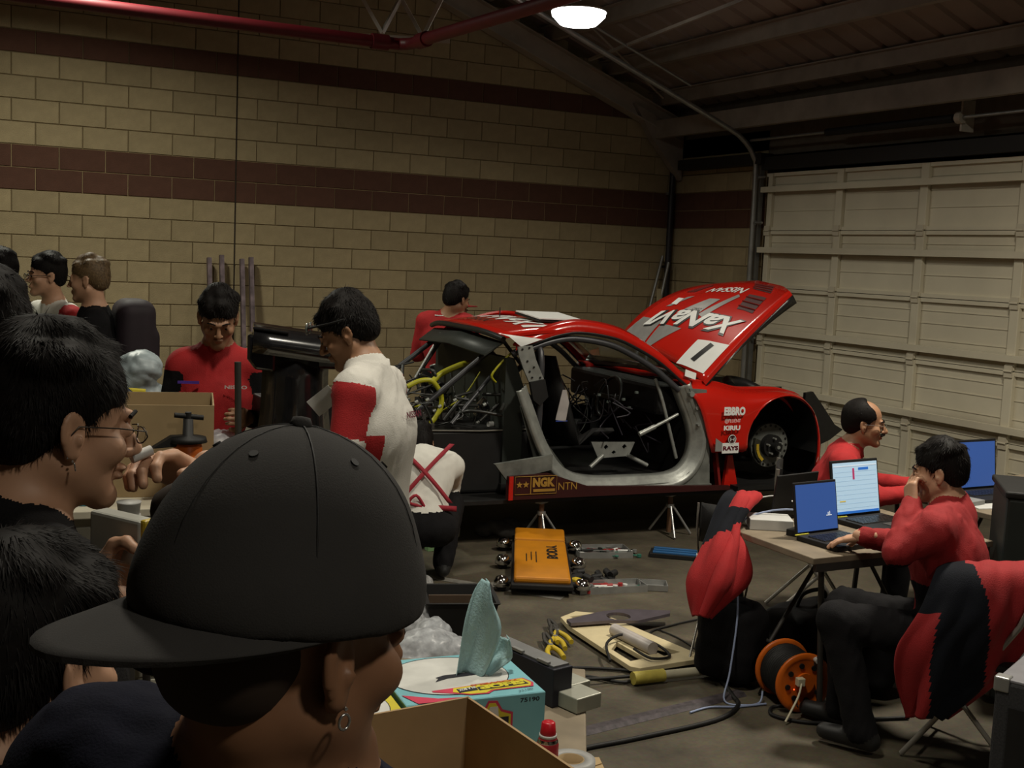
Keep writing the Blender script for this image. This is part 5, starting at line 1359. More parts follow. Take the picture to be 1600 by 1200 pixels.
def drape(label, rows, dark, seed, red, amp=.022):
    """a cloth sheet through control points, creased along its fall"""
    R_ = [catmull([Vector(p) for p in r], 16) for r in rows]; m = len(R_[0]); cols = [catmull([r[j] for r in R_], 12) for j in range(m)]
    n = len(cols[0]); P = []
    for i in range(n):
        row = []
        for j in range(m):
            p = cols[j][i]; v = i / (n - 1); u = j / (m - 1)
            a = cols[min(j + 1, m - 1)][i] - cols[max(j - 1, 0)][i]; b_ = cols[j][min(i + 1, n - 1)] - cols[j][max(i - 1, 0)]
            nn = a.cross(b_).normalized()
            w = math.sin(u * 17 + 2.2 * math.sin(v * 4 + seed)) * .5 + math.sin(u * 31 + v * 6 + seed) * .25 + math.sin(v * 9 - u * 12 + seed) * .35
            row.append(p + nn * amp * w * (.35 + .8 * v))
        P.append(row)
    mb = MB(); mb.grid(P, thick=.016)
    nf = (n - 1) * (m - 1)
    for k in range(2 * nf):
        kk = k % nf; i, j = kk // (m - 1), kk % (m - 1)
        if dark((j + .5) / (m - 1), (i + .5) / (n - 1)): mb.mi[k] = 1
    return tag(mb.build('draped_jacket', [red, B0]), label, 'jacket')
drape('large red and dark blue jacket draped over the chair back of the seated man', [
 [(3.615, 3.306, .79), (3.649, 3.223, .81), (3.705, 3.162, .82), (3.809, 3.142, .815), (3.94, 3.142, .80)],
 [(3.509, 3.222, .774), (3.549, 3.136, .794), (3.612, 3.071, .805), (3.723, 3.048, .802), (3.861, 3.044, .791)],
 [(3.436, 3.21, .646), (3.49, 3.117, .668), (3.566, 3.046, .681), (3.69, 3.016, .677), (3.84, 3.006, .665)],
 [(3.374, 3.258, .499), (3.438, 3.16, .523), (3.523, 3.085, .537), (3.655, 3.051, .533), (3.814, 3.036, .52)],
 [(3.405, 3.28, .347), (3.447, 3.194, .371), (3.509, 3.13, .386), (3.618, 3.108, .38), (3.752, 3.105, .363)],
 [(3.482, 3.28, .199), (3.471, 3.22, .223), (3.483, 3.182, .236), (3.54, 3.186, .226), (3.621, 3.21, .206)]],
 lambda u, v: (.02 + .42 * v < u < .30 + .62 * v and v > .10) or (u < .28 and v < .42), 1, CRD)
drape('red and black jacket draped over the chair left of the laptop table', [
 [(3.578, 4.603, .817), (3.571, 4.54, .83), (3.583, 4.501, .837), (3.632, 4.509, .833), (3.701, 4.54, .823)],
 [(3.427, 4.455, .829), (3.43, 4.388, .843), (3.45, 4.345, .851), (3.507, 4.349, .847), (3.584, 4.376, .837)],
 [(3.312, 4.391, .743), (3.329, 4.316, .758), (3.355, 4.266, .767), (3.36, 4.27, .763), (3.37, 4.30, .753)],
 [(3.199, 4.322, .631), (3.221, 4.245, .648), (3.261, 4.192, .658), (3.30, 4.187, .654), (3.36, 4.204, .642)],
 [(3.126, 4.287, .497), (3.149, 4.21, .516), (3.188, 4.157, .526), (3.264, 4.152, .521), (3.359, 4.169, .508)],
 [(3.156, 4.254, .349), (3.133, 4.2, .367), (3.128, 4.17, .376), (3.159, 4.187, .368), (3.208, 4.228, .351)]],
 lambda u, v: (v > .30 and v < .58 - .25 * u) or (v < .35 and u < .25), 4, CR, .016)
# bags under the table
def bag(label, c, r, m=None, seed=1, rz=0, strap=True):
    t = thing('bag', label, 'bag', (c[0], c[1], 0), rz)
    s = SDF().box((0, 0, r[2] / 2 + .01), (r[0] / 2, r[1] / 2, r[2] / 2), rd=min(r) * .3).ell((0, 0, r[2] * .72), (r[0] * .46, r[1] * .46, r[2] * .32), k=.05)
    s.build('body', m or CB, t, h=.016, disp=lambda V, vm: .010 * vnoise(V, 16, seed))
    if strap: MB().tube([(-r[0] * .25, 0, r[2]), (-r[0] * .15, 0, r[2] + .07), (r[0] * .15, 0, r[2] + .07), (r[0] * .25, 0, r[2])], .011, 8, spline=4).build('handle', BLK, t)
    return t
bag('tall black bag standing in front of the draped jacket by the table', (3.40, 4.30), (.24, .30, .38), seed=4, rz=.4)
bag('black rucksack lying behind the orange cable reel', (3.92, 4.00), (.34, .30, .30), seed=5, rz=.9)
bag('dark equipment bag deep under the laptop table', (4.05, 4.5), (.5, .28, .24), mat('charcoal_nylon', (.02, .02, .022), .8, var=.3), seed=6, rz=.2)
slab('white_carton', 'pale carton on the floor beside the tall black bag', 'carton', (3.72, 4.72, .06), (.30, .22, .12), mat('pale_carton', (.38, .36, .31), .8), .5)
slab('pale_board', 'pale board lying on the floor under the laptop table', 'board', (4.55, 4.85, .012), (.8, .4, .024), mat('pale_board', (.26, .24, .19), .8), .1)
slab('black_toolbox', 'flat black toolbox on the floor under the middle of the table', 'box', (4.35, 4.2, .07), (.36, .22, .14), BLK, .1, .008)
# ---- cable reel
rl = thing('cable_reel', 'orange cable reel wound with black cable on the floor', 'reel', (3.475, 3.94, .135), D2(-103))
OR = mat('orange_plastic', (.62, .125, .008), .4, var=.08, scale=20)
def disc(x, name):
    mb = MB(); mb.lathe([(.03, -.008), (.105, -.006), (.128, -.012), (.134, 0), (.128, .010), (.105, .002), (.03, .006)], 40, M=Matrix.Translation((x, 0, 0)) @ Matrix.Rotation(PI / 2, 4, 'Y')); d = mb.build(name, OR, rl)
    for k in range(8):
        t = 2 * PI * k / 8 + .2; sx = 1 if x > 0 else -1
        MB().cyl((x - .010, .078 * math.cos(t), .078 * math.sin(t)), (x + .010, .078 * math.cos(t), .078 * math.sin(t)), .012, n=10).build('cutout', BLK, d)
    return d
d1 = disc(-.115, 'flange'); d2 = disc(.085, 'flange')
mb = MB()
for i in range(13):
    mb.tube([(-.10 + .014 * i, .108 * math.cos(k * PI / 12), .108 * math.sin(k * PI / 12)) for k in range(24)], .0085, 6, closed=True)
mb.build('wound_cable', BLK, rl)['kind'] = 'stuff'
MB().cyl((-.105, 0, 0), (.075, 0, 0), .10, n=24).build('drum', BLK, rl)
MB().cyl((.09, 0, 0), (.10, 0, 0), .045, n=24).build('socket_hub', OR, rl)
MB().box((.112, -.03, .015), (.03, .035, .035)).build('plug', mat('cream_plastic', (.55, .50, .36), .5), rl, bevel=.003)
MB().tube([(.125, -.03, .01), (.16, -.06, -.03), (.19, -.11, -.09), (.21, -.14, -.12)], .005, 6, spline=4).build('plug_lead', MATS['cream_plastic'], rl)
MB().cyl((.09, .05, .105), (.115, .05, .105), .014, n=12).build('winding_knob', PW, rl)
MB().lathe([(.0001, -.004), (.004, 0), (.0001, .004)], 8, cap=False).build('pilot_light', mat('red_pilot_light', (.8, .05, .02), .3, var=0, emit=(1, .08, .02), estr=2), rl, loc=(.108, -.055, -.02))
st_ = MB(); st_.tube([(-.132, 0, 0), (-.132, .06, -.06), (-.132, .10, -.124), (-.132, -.10, -.124), (-.132, -.06, -.06), (-.132, 0, 0)], .007, 6); st_.build('stand', DKM, rl); st2 = MB(); st2.tube([(.102, 0, 0), (.102, .06, -.06), (.102, .10, -.124), (.102, -.10, -.124), (.102, -.06, -.06), (.102, 0, 0)], .006, 6)
# ---- cables on the floor
def cable(label, pts, r, m, spl=6, group=None):
    return single('cable', MB().tube(pts, r, 8, spline=spl), m, label, 'cable', group)
NET = mat('pale_blue_cable', (.25, .30, .45), .4, var=.05)
cable('pale blue network cable hanging from the table down to the reel', [(3.80, 4.10, .76), (3.70, 4.28, .80), (3.52, 4.36, .765), (3.415, 4.33, .70), (3.36, 4.24, .55), (3.33, 4.18, .35), (3.26, 4.12, .12), (3.20, 4.07, .012), (3.26, 4.0, .008), (3.34, 4.0, .009), (3.37, 4.02, .05)], .0045, NET)
cable('white cable arching over the flat white box', [(3.56, 4.50, .74), (3.62, 4.50, .80), (3.74, 4.44, .83), (3.83, 4.34, .78), (3.84, 4.26, .735)], .004, PW)
cable('black cable looping from the reel across the floor to the left', [(3.44, 3.86, .03), (3.36, 3.93, .012), (3.3, 3.85, .01), (3.42, 3.72, .01), (3.70, 3.66, .01), (3.85, 3.62, .01)], .008, BLK)
cable('long black cable running across the floor to the lower left', [(3.37, 4.34, .01), (3.28, 4.12, .01), (3.22, 4.0, .01), (3.02, 3.90, .01), (2.6, 3.86, .01), (2.28, 3.84, .01), (1.9, 3.72, .01)], .010, BLK)
cable('black cable tangled beside the yellow handled tool', [(2.45, 4.62, .01), (2.60, 4.50, .012), (2.75, 4.56, .012), (2.9, 4.42, .012), (3.02, 4.52, .012), (2.8, 4.66, .012), (2.62, 4.62, .03), (2.72, 4.48, .03), (2.95, 4.46, .02)], .008, BLK)
cable('black cable curving over the cream bracket plate', [(2.93, 4.60, .05), (3.02, 4.78, .07), (3.16, 4.84, .08), (3.26, 4.72, .06), (3.24, 4.56, .05), (3.12, 4.54, .06), (3.10, 4.66, .07)], .007, BLK)
cable('thin black cable from the tall bag to the bracket plate', [(3.36, 4.75, .008), (3.42, 5.0, .008), (3.62, 5.08, .008), (3.82, 5.12, .008)], .005, BLK)
cable('thin cable lying between the tool trays and the bag', [(3.27, 4.42, .006), (3.45, 4.5, .006), (3.52, 4.85, .006), (3.5, 5.05, .006)], .004, BLK)
cable('pale blue cable on the floor by the cable cover', [(2.98, 4.02, .006), (3.10, 4.04, .006), (3.22, 4.0, .006), (3.36, 3.98, .008)], .005, NET)
single('cable_cover', MB().prism([(0, 0), (.02, .012), (.06, .012), (.08, 0)], 0, 1.15, 'xz', M=Matrix.Translation((2.20, 4.02, .001)) @ Matrix.Rotation(D2(-82), 4, 'Z')), mat('worn_rubber', (.045, .035, .04), .7, var=.5, scale=30), 'long worn dark cable cover strip lying on the floor', 'strip')
single('handle_tool', MB().cyl((0, 0, 0), (.16, -.01, .0), .030, n=16).cyl((.16, -.01, 0), (.42, -.03, 0), .021, n=14), mat('dusty_yellow', (.40, .33, .06), .6, var=.2, scale=20), 'long yellow-handled tool with a pale shaft lying on the floor', 'tool', loc=(2.93, 4.40, .033))
bpy.data.objects['handle_tool'].data.materials.append(mat('pale_shaft', (.40, .37, .27), .5))
for p in bpy.data.objects['handle_tool'].data.polygons:
    if p.center.x > .165: p.material_index = 1
# ---- cream bracket plate with the dark wing plate on it
bk = thing('bracket_plate', 'cream cut-out bracket plate lying on the floor', 'plate', (0, 0, 0))
CRM = mat('cream_painted_plate', (.58, .49, .30), .5, var=.08)
M_ = Matrix.Translation((3.17, 4.87, .03)) @ Matrix.Rotation(D2(-88), 4, 'Z')
outl = [(-.50, .03), (-.42, .14), (-.30, .16), (.34, .23), (.38, .20), (.38, -.16), (.34, -.19), (-.30, -.14), (-.44, -.10)]
holes = [[(-.43, .08), (-.38, .09), (-.38, -.04), (-.43, -.05)], [(-.12, .07), (-.04, .12), (-.06, .05)], [(.02, .055), (.26, .165), (.28, .05)], [(.02, -.05), (.27, -.055), (.28, -.145), (.10, -.135)]]
MB().prism(outl, -.012, .012, 'xy', M=M_, holes=holes).build('plate', CRM, bk, bevel=.002)
MB().cyl(M_ @ Vector((-.08, -.0, .04)), M_ @ Vector((.24, .01, .04)), .032, n=18).build('canister', mat('pale_canister', (.42, .38, .36), .4), bk)
wg = single('wing_plate', MB().prism([(-.30, .03), (-.10, -.03), (.04, -.11), (.28, -.10), (.32, -.06), (.10, .09), (-.04, .11), (-.28, .09)], -.008, .008, 'xy', holes=[[(.0 + .065 * math.cos(k * PI / 10), .0 + .065 * math.sin(k * PI / 10)) for k in range(20)]]), mat('mauve_steel', (.13, .11, .13), .35, .5), 'mauve metal wing plate with a round hole resting on the cream plate', 'plate', loc=(3.31, 5.14, .062), rot=(0, 0, D2(10)))
# ---- mechanic's creeper
cr_ = thing('creeper', 'orange mechanics creeper board with chrome casters on the floor', 'creeper', (3.48, 6.33, 0), D2(62.8))
ORP = mat('orange_vinyl', (.50, .185, .006), .45, var=.08, scale=10)
MB().box((0, 0, .055), (1.22, .36, .03)).build('frame', BLK, cr_, bevel=.006)
MB().box((-.12, 0, .085), (.90, .33, .04)).build('pad', ORP, cr_, bevel=.014)
MB().box((.46, 0, .098), (.22, .33, .05), rot=(0, -.12, 0)).build('head_pad', ORP, cr_, bevel=.016)
tm = text_mesh('BODY', bold=.04, cuts=0)
mapped('lettering', tm, lambda x, y, z: (.14 - .28 * x * 0 - .0 + (x - .5) * .34 - .10, -.02 - .0 + (y - .5) * -.07 - .05, .1066), BLK, cr_)
for k, (x0, w_) in enumerate(((-.1, .26), (-.08, .2), (-.12, .18))): MB().box((x0, .03 + .03 * k, .1064), (w_, .006, .001)).build('print_line', CARB, cr_)
for sx in (-.5, 0, .45):
    for sy in (-1, 1):
        cs = bpy.data.objects.new('caster', None); COL.objects.link(cs); cs.parent = cr_; cs.location = (sx, sy * .235, 0)
        MB().cyl((-.015, 0, .035), (.015, 0, .035), .034, n=18).build('wheel', BLK, cs)
        MB().lathe([(.05, .03), (.046, .06), (.03, .082), (.001, .09)], 18).build('dome', mat('chrome', (.7, .7, .7), .12, 1.0, var=0), cs)
        MB().box((0, -sy * .045, .055), (.05, .07, .012)).build('mount', BLK, cs)
# ---- tool trays
def tray(label, c, rz, w, d, items, seed):
    t = thing('tool_tray', label, 'tray', c, rz)
    mb = MB(); mb.box((0, 0, .004), (w, d, .006))
    for a in ((-1, 0), (1, 0)): mb.box((a[0] * w / 2, 0, .02), (.004, d, .04))
    for a in (-1, 1): mb.box((0, a * d / 2, .02), (w, .004, .04))
    mb.build('pan', mat('tray_tin', (.34, .34, .33), .35, .6, var=.15), t)
    rs = random.Random(seed)
    for k in range(items):
        x = rs.uniform(-.42, .42) * w; y = rs.uniform(-.38, .38) * d; a = rs.uniform(-.5, .5) + (PI if rs.random() < .5 else 0); L_ = rs.uniform(.07, .16)
        nm = rs.choice(('ratchet_handle', 'socket', 'spanner')); z = .012 + .012 * rs.random()
        M2 = Matrix.Translation((c[0], c[1], c[2])) @ Matrix.Rotation(rz, 4, 'Z') @ Matrix.Translation((x, y, z)) @ Matrix.Rotation(a, 4, 'Z')
        q = MB()
        if nm == 'socket': q.cyl((0, 0, 0), (.035, 0, 0), .014, n=12).cyl((.03, 0, 0), (.05, 0, 0), .010, n=10)
        elif nm == 'spanner': q.beam((0, 0, 0), (L_, 0, 0), .012, .005).cyl((L_, 0, -.003), (L_, 0, .004), .013, n=10).cyl((0, 0, -.003), (0, 0, .004), .014, n=10)
        else: q.cyl((0, 0, 0), (L_ * .6, 0, 0), .011, n=10).cyl((L_ * .6, 0, 0), (L_, 0, 0), .006, n=8).cyl((L_, 0, -.008), (L_, 0, .010), .015, n=12)
        o = q.build(nm, rs.choice((MATS['tray_tin'], BLK, MATS['tray_tin'], PW, mat('tool_red', (.3, .02, .02), .4), mat('tool_green', (.03, .14, .10), .4))))
        o.matrix_world = M2; where = ('at its left end', 'left of its middle', 'in its middle', 'right of its middle', 'at its right end')[min(4, int((x / w + .5) * 5))]
        tag(o, '%s %s in %s tin tray, %s%s' % (o.active_material.name.replace('tray_tin', 'bare metal').replace('matt_', '').replace('_plastic', '').replace('tool_', ''), nm.replace('_', ' '), label.split(' tin')[0], where, ' near its front edge' if y < 0 else ' near its back edge'), 'tool', 'tools in the ' + label.split(' tin')[0] + ' tray')
    return t
tray('far tin tray heaped with spanners on the floor behind the creeper', (4.06, 6.55, 0), D2(-15), .36, .22, 14, 2)
tray('near tin tray of dark sockets on the floor right of the creeper', (3.66, 5.80, 0), D2(-10), .42, .16, 10, 3)
single('small_tray', MB().box((0, 0, .003), (.16, .13, .005)).box((-.08, 0, .018), (.004, .13, .034)).box((.08, 0, .018), (.004, .13, .034)).box((0, -.065, .018), (.16, .004, .034)).box((0, .065, .018), (.16, .004, .034)), MATS['tray_tin'], 'small empty metal tray right of the dark sockets', 'tray', loc=(3.93, 5.74, .002), rot=(0, 0, -.5))
rs = random.Random(5)
for k in range(14):
    x, y = 3.66 + rs.uniform(-.12, .14), 5.97 + rs.uniform(-.07, .08); z = .02 + (.03 if k > 8 else 0)
    o = single('socket', MB().cyl((-.03, 0, 0), (.03, 0, 0), .020, n=12), BLK, 'black impact socket in the heap behind the near tin tray', 'socket', 'black impact sockets heaped on the floor', loc=(x, y, z), rot=(0, rs.uniform(-.3, .3), rs.uniform(0, 3)))
ph = thing('pistol_grip_tool', 'black and yellow hand tool beside the heap of sockets', 'tool', (3.48, 5.95, .03), .3)
MB().cyl((-.09, 0, .01), (.09, 0, .01), .026, n=14).build('barrel', BLK, ph); MB().box((.0, -.04, .0), (.06, .06, .05)).build('grip', mat('tool_yellow', (.5, .36, .02), .5), ph, bevel=.006)
bt = thing('blue_tool_case', 'open blue tool case on the floor under the front of the car', 'case', (4.53, 6.32, 0), D2(-38))
BLT = mat('tool_blue', (.02, .10, .26), .4, var=.1)
MB().box((0, 0, .015), (.40, .16, .03)).build('base', BLK, bt, bevel=.004)
for y in (-.06, .0, .06): MB().box((0, y, .036), (.36, .022, .014)).build('rail', BLT, bt, bevel=.003)
MB().box((.13, -.09, .03), (.05, .04, .05)).build('clasp', PW, bt, bevel=.003)
# spring clamps
for k, (dx, rz) in enumerate(((0, 1.25), (.07, 1.15), (.12, 1.3))):
    cl_ = thing('hand_clamp', ('hand clamp with yellow grips, nearest of the three on the floor', 'hand clamp with yellow grips, middle of the three on the floor', 'hand clamp with yellow grips, farthest of the three on the floor')[k], 'clamp', (2.78 + dx * 1.2, 4.90 + dx * 1.6, .03), rz, 'yellow gripped clamps on the floor')
    for s_ in (-1, 1):
        MB().tube([(-.13, s_ * .035, 0), (-.04, s_ * .03, 0), (.03, s_ * .006, 0)], .013, 8, spline=3).build('grip', MATS['tool_yellow'], cl_)
        MB().tube([(.03, s_ * .006, 0), (.10, s_ * -.016, .004), (.20, s_ * -.006, .01)], .010, 8, spline=3).build('jaw', DKM, cl_)
    MB().cyl((.03, 0, -.014), (.03, 0, .014), .012, n=10).build('pivot', ALU, cl_)
# loose bits near the stand
for k, (x, y, nm, m_, lb) in enumerate(((3.19, 7.16, 'marker_pen', PW, 'white marker pen lying on the floor behind the creeper'), (3.33, 7.28, 'small_cup', MATS['cream_plastic'], 'small pale cup on the floor behind the white marker'), (3.02, 6.98, 'drink_carton', mat('green_white', (.20, .36, .16), .5), 'small green and white carton beside the crouching man'))):
    mb = MB()
    if k == 0: mb.cyl((-.07, 0, .012), (.07, 0, .012), .011, n=10)
    elif k == 1: mb.cyl((0, 0, 0), (0, 0, .06), .025, .03, n=14)
    else: mb.box((0, 0, .05), (.07, .06, .10)).prism([(-.035, .10), (.035, .10), (0, .135)], -.03, .03)
    single(nm, mb, m_, lb, 'pen' if k == 0 else ('cup' if k == 1 else 'carton'), loc=(x, y, .001))
ob = SDF()
for k in range(7): ob.ell((3.52 + .06 * k, 7.22 - .05 * (k % 3), .05 + .03 * (k % 2)), (.07, .06, .05), k=.03)
tag(ob.build('oily_rags', mat('dirty_rag', (.055, .05, .045), .9, var=.3), h=.014, disp=lambda V, vm: .008 * vnoise(V, 40, 3)), 'heap of dirty grey rags behind the creeper', 'rags')
# ---- bin and clear bags left of the blue box
bn = thing('open_bin', 'black open-topped plastic bin on the floor behind the blue box', 'bin', (2.42, 5.22, 0), D2(-18))
mb = MB(); w1, w2, H_ = .135, .17, .24
P = [[Vector((sx * w, sy * w, z)) for z, w in ((.0, w1), (H_, w2), (H_ + .012, w2 + .012), (H_ + .012, w2 - .008), (.02, w1 - .008))] for sx, sy in ((-1, -1), (1, -1), (1, 1), (-1, 1))]
mb.grid(P, smooth=False, closed_u=True); mb.box((0, 0, .008), (.26, .26, .012)); mb.build('tub', BLK, bn); MB().box((0, .05, .2), (.30, .01, .06)).build('divider', mat('brown_edge', (.08, .05, .03), .6), bn)
def film(label, c, r, seed, m=CLR):
    s = SDF(); rs = random.Random(seed)
    for k in range(6): s.ell((c[0] + rs.uniform(-.5, .5) * r, c[1] + rs.uniform(-.5, .5) * r, r * .45 + rs.uniform(0, .4) * r), (r * rs.uniform(.3, .5), r * rs.uniform(.3, .5), r * rs.uniform(.3, .45)), k=.04)
    return tag(s.build('plastic_bag', m, h=.013, disp=lambda V, vm: .012 * np.abs(vnoise(V, 45, seed))), label, 'bag')
film('crumpled clear plastic bag on the floor left of the black bin', (2.14, 5.20), .20, 3)
film('large clear plastic bag on the floor behind the blue box', (1.98, 4.70), .26, 4)
film('crumpled white and grey plastic wrapper on the floor behind the bin', (2.42, 5.85), .16, 5, mat('grey_film', (.26, .26, .26), .4, var=.5, scale=40))
single('red_rag', MB().grid([[Vector((.05 * i, .04 * j, .03 + .025 * math.sin(i * 2 + j * 1.3))) for j in range(6)] for i in range(6)], thick=.004), CR, 'small crumpled red cloth on the floor behind the blue box', 'cloth', loc=(1.86, 4.42, 0))
# ---- floor paint
single('floor_tape', MB().box((0, 0, .0006), (1.5, .09, .001)), mat('worn_floor_paint', (.16, .15, .13), .8, var=.35, scale=12), 'worn pale paint stripe on the floor near the crouching man', 'floor marking', loc=(2.95, 6.05, 0), rot=(0, 0, D2(28)))
single('floor_tape', MB().box((0, 0, .0016), (1.1, .07, .001)), MATS['worn_floor_paint'], 'worn pale stripe crossing the longer one on the floor', 'floor marking', loc=(2.95, 6.15, 0), rot=(0, 0, D2(-50)))

# ================================================================ FRONT CART WITH BOXES
ct = thing('low_cart', 'low work cart holding the blue box and the open cardboard box', 'cart', (1.179, 2.586, 0), D2(60))
MB().box((0, 0, .60), (1.74, .71, .04)).build('top', PLW, ct, bevel=.006); MB().box((0, 0, .20), (1.70, .67, .02)).build('shelf', PLW, ct)
for sx in (-1, 1):
    for sy in (-1, 1):
        MB().box((sx * .82, sy * .31, .33), (.035, .035, .54)).build('leg', DKM, ct); MB().cyl((sx * .82 - .015, sy * .31, .035), (sx * .82 + .015, sy * .31, .035), .034, n=14).build('caster', BLK, ct)
def carton(label, c, size, rz, m1, m2, flaps=None):
    t = thing('cardboard_box', label, 'box', c, rz); w, d, h_ = size; th = .006
    MB().box((0, 0, th / 2), (w, d, th)).build('base', m1, t)
    for k, (x, y, sx, sy) in enumerate(((0, -d / 2, w, th), (0, d / 2, w, th), (-w / 2, 0, th, d), (w / 2, 0, th, d))):
        MB().box((x, y, h_ / 2), (sx + (th if sx > sy else 0), sy, h_)).build('side', m2, t)
    return t
carton('open cardboard box in the foreground right of the capped man', (.865, 2.0, .621), (.42, .40, .36), D2(5), CARD2, CARD2)
wad = SDF()
for k in range(6): wad.ell((.78 + .06 * (k % 3), 1.90 + .07 * (k // 3), .83), (.07, .06, .05), k=.03)
tag(wad.build('white_cloth', mat('cream_cloth', (.55, .52, .34), .9), h=.012, disp=lambda V, vm: .008 * vnoise(V, 35, 3)), 'crumpled cream cloth inside the foreground cardboard box', 'cloth')
TEAL = mat('light_blue_print', (.19, .46, .52), .55, var=.03)
YL = mat('yellow_print', (.62, .52, .03), .55); PINK = mat('pink_print', (.55, .04, .09), .55); INK = mat('black_ink', (.012, .012, .02), .6); WP = mat('white_print', (.60, .60, .57), .6)
rb = thing('shop_towel_box', 'light blue box of shop towels with a towel pulled out', 'box', (1.315, 2.835, .621), D2(-5))
bw, bd, bh = .385, .335, .16
MB().box((0, 0, bh / 2), (bw, bd, bh)).build('carton', TEAL, rb, bevel=.002)
MB().box((0, 0, bh + .0004), (bw - .004, bd - .004, .0006)).build('top_print', TEAL, rb)
ov_ = [(-.02 + .168 * math.cos(k * PI / 24), .012 + .142 * math.sin(k * PI / 24)) for k in range(48)]
MB().prism(ov_, bh + .001, bh + .0018, 'xy').build('white_oval', WP, rb)
MB().tube([(x, y, bh + .0018) for x, y in ov_], .0012, 4, closed=True).build('oval_border', INK, rb)
def tp(name, poly, z, m): return MB().prism(poly, bh + z, bh + z + .0008, 'xy').build(name, m, rb)
tp('badge_border', [(-.045, -.085), (.17, -.06), (.185, -.10), (.175, -.125), (.06, -.128), (.04, -.145), (-.01, -.142), (-.055, -.12), (-.10, -.10), (-.10, -.09)], .0022, PINK)
tp('badge', [(-.04, -.089), (.165, -.066), (.178, -.10), (.168, -.121), (.055, -.124), (.035, -.140), (-.01, -.137), (-.05, -.115)], .003, YL)
def toptext(body, x0, x1, y0, y1, m, z=.0042, **k): return wtext('lettering', body, m, rb, quad_fn((x0, y0, bh + z), (x1, y0 + .012, bh + z), (x1, y1 + .012, bh + z), (x0, y1, bh + z)), **k)
def uptext(body, x0, x1, y0, y1, m, z=.0042, **k): return wtext('lettering', body, m, rb, quad_fn((x1, y1 + .012, bh + z), (x0, y1, bh + z), (x0, y0, bh + z), (x1, y0 + .012, bh + z)), **k)
tp('badge_panel', [(.022, -.122), (.168, -.108), (.162, -.084), (.022, -.098)], .0034, INK)
uptext('TOWELS', .01, .155, -.090, -.078, mat('orange_ink', (.5, .10, .01), .6), z=.0046, bold=.04)
uptext('SHOP', .027, .160, -.119, -.094, mat('lemon_ink', (.62, .55, .03), .6), z=.0052, bold=.06)
tp('badge_block', [(-.035, -.125), (.02, -.118), (.02, -.094), (-.035, -.098)], .0035, INK)
uptext('IN A BOX', -.032, .018, -.117, -.103, WP, z=.0052, bold=.04)
tp('pink_strip', [(-.185, -.10), (-.10, -.145), (-.02, -.155), (-.02, -.166), (-.16, -.166)], .0022, PINK)
toptext('75190', .12, .165, -.160, -.150, INK, bold=.0)
tp('slot', [(-.06, .0), (-.035, .012), (.10, .02), (.10, .0), (-.03, -.012), (-.07, -.03), (-.055, -.008)], .0022, INK)
Pf = lambda x0, x1, z0, z1, y=-bd / 2 - .0015: quad_fn((x0, y, z0), (x1, y, z0), (x1, y, z1), (x0, y, z1))
def fp(name, poly, y, m): return MB().prism(poly, -bd / 2 - y, -bd / 2 - y - .0008, 'xz').build(name, m, rb)
fp('front_badge_border', [(-.04, .02), (.10, .02), (.10, .115), (.07, .125), (.055, .15), (.03, .152), (.015, .125), (-.02, .115), (-.09, .108), (-.09, .09)], .001, PINK)
fp('front_badge', [(-.03, .026), (.094, .026), (.094, .11), (.066, .12), (.05, .144), (.032, .145), (.02, .12), (-.02, .108), (-.08, .102), (-.08, .09)], .0018, YL)
fp('front_block', [(-.02, .030), (.088, .030), (.088, .105), (.012, .105), (-.02, .09)], .0026, INK)
fp('front_towel', [(.025, .108), (.06, .108), (.056, .135), (.034, .135)], .0027, WP)
wtext('lettering', 'IN A', WP, rb, Pf(.022, .082, .072, .096, -bd / 2 - .004), bold=.05)
wtext('lettering', 'BOX', WP, rb, Pf(.018, .082, .038, .064, -bd / 2 - .004), bold=.06)
wtext('lettering', '75190', INK, rb, Pf(.12, .175, .138, .150, -bd / 2 - .001), bold=.02)
# the towel: folded sheet standing up out of the slot
TW = mat('blue_paper_towel', (.36, .56, .59), .85, var=.05, bump=.3, bscale=160)
def tow(pts_l, pts_r, n=10):
    P = []
    Lc = catmull([Vector(p) for p in pts_l], 4); Rc = catmull([Vector(p) for p in pts_r], 4)
    for k, (a, b) in enumerate(zip(Lc, Rc)):
        P.append([a.lerp(b, j / n) + Vector((0, .022 * math.sin(j / n * PI * 1.6 + k * .12) + .006 * math.sin(j * 2.1), .0)) for j in range(n + 1)])
    return P
tt = MB().grid(tow([(.0, .0, bh), (.012, .0, bh + .07), (.025, .0, bh + .15), (.05, .01, bh + .22), (.075, .015, bh + .26)], [(.075, .0, bh), (.105, .0, bh + .06), (.125, .0, bh + .13), (.10, .0, bh + .20), (.085, .01, bh + .262)]), thick=.0015)
tt.grid(tow([(.07, .0, bh), (.085, .0, bh + .035), (.11, .0, bh + .07), (.13, .0, bh + .095)], [(.085, .0, bh), (.125, .0, bh + .02), (.165, .01, bh + .04), (.150, .01, bh + .10)]), thick=.0015)
tt.build('towel', TW, rb)
yb = thing('yellow_box', 'yellow and white printed box left of the light blue box', 'box', (1.005, 2.745, .621), D2(-5))
MB().box((0, 0, .075), (.20, .26, .15)).build('carton', YL, yb, bevel=.002)
MB().prism([(-.01 + .085 * math.cos(k * PI / 16), .0 + .115 * math.sin(k * PI / 16)) for k in range(32)], .151, .152, 'xy').build('white_oval', WP, yb)
MB().tube([(-.01 + .085 * math.cos(k * PI / 16), .0 + .115 * math.sin(k * PI / 16), .152) for k in range(32)], .0012, 4, closed=True).build('oval_border', INK, yb)
bc = thing('black_case', 'long black case with a silver top behind the light blue box', 'case', (1.66, 3.06, .621), D2(12))
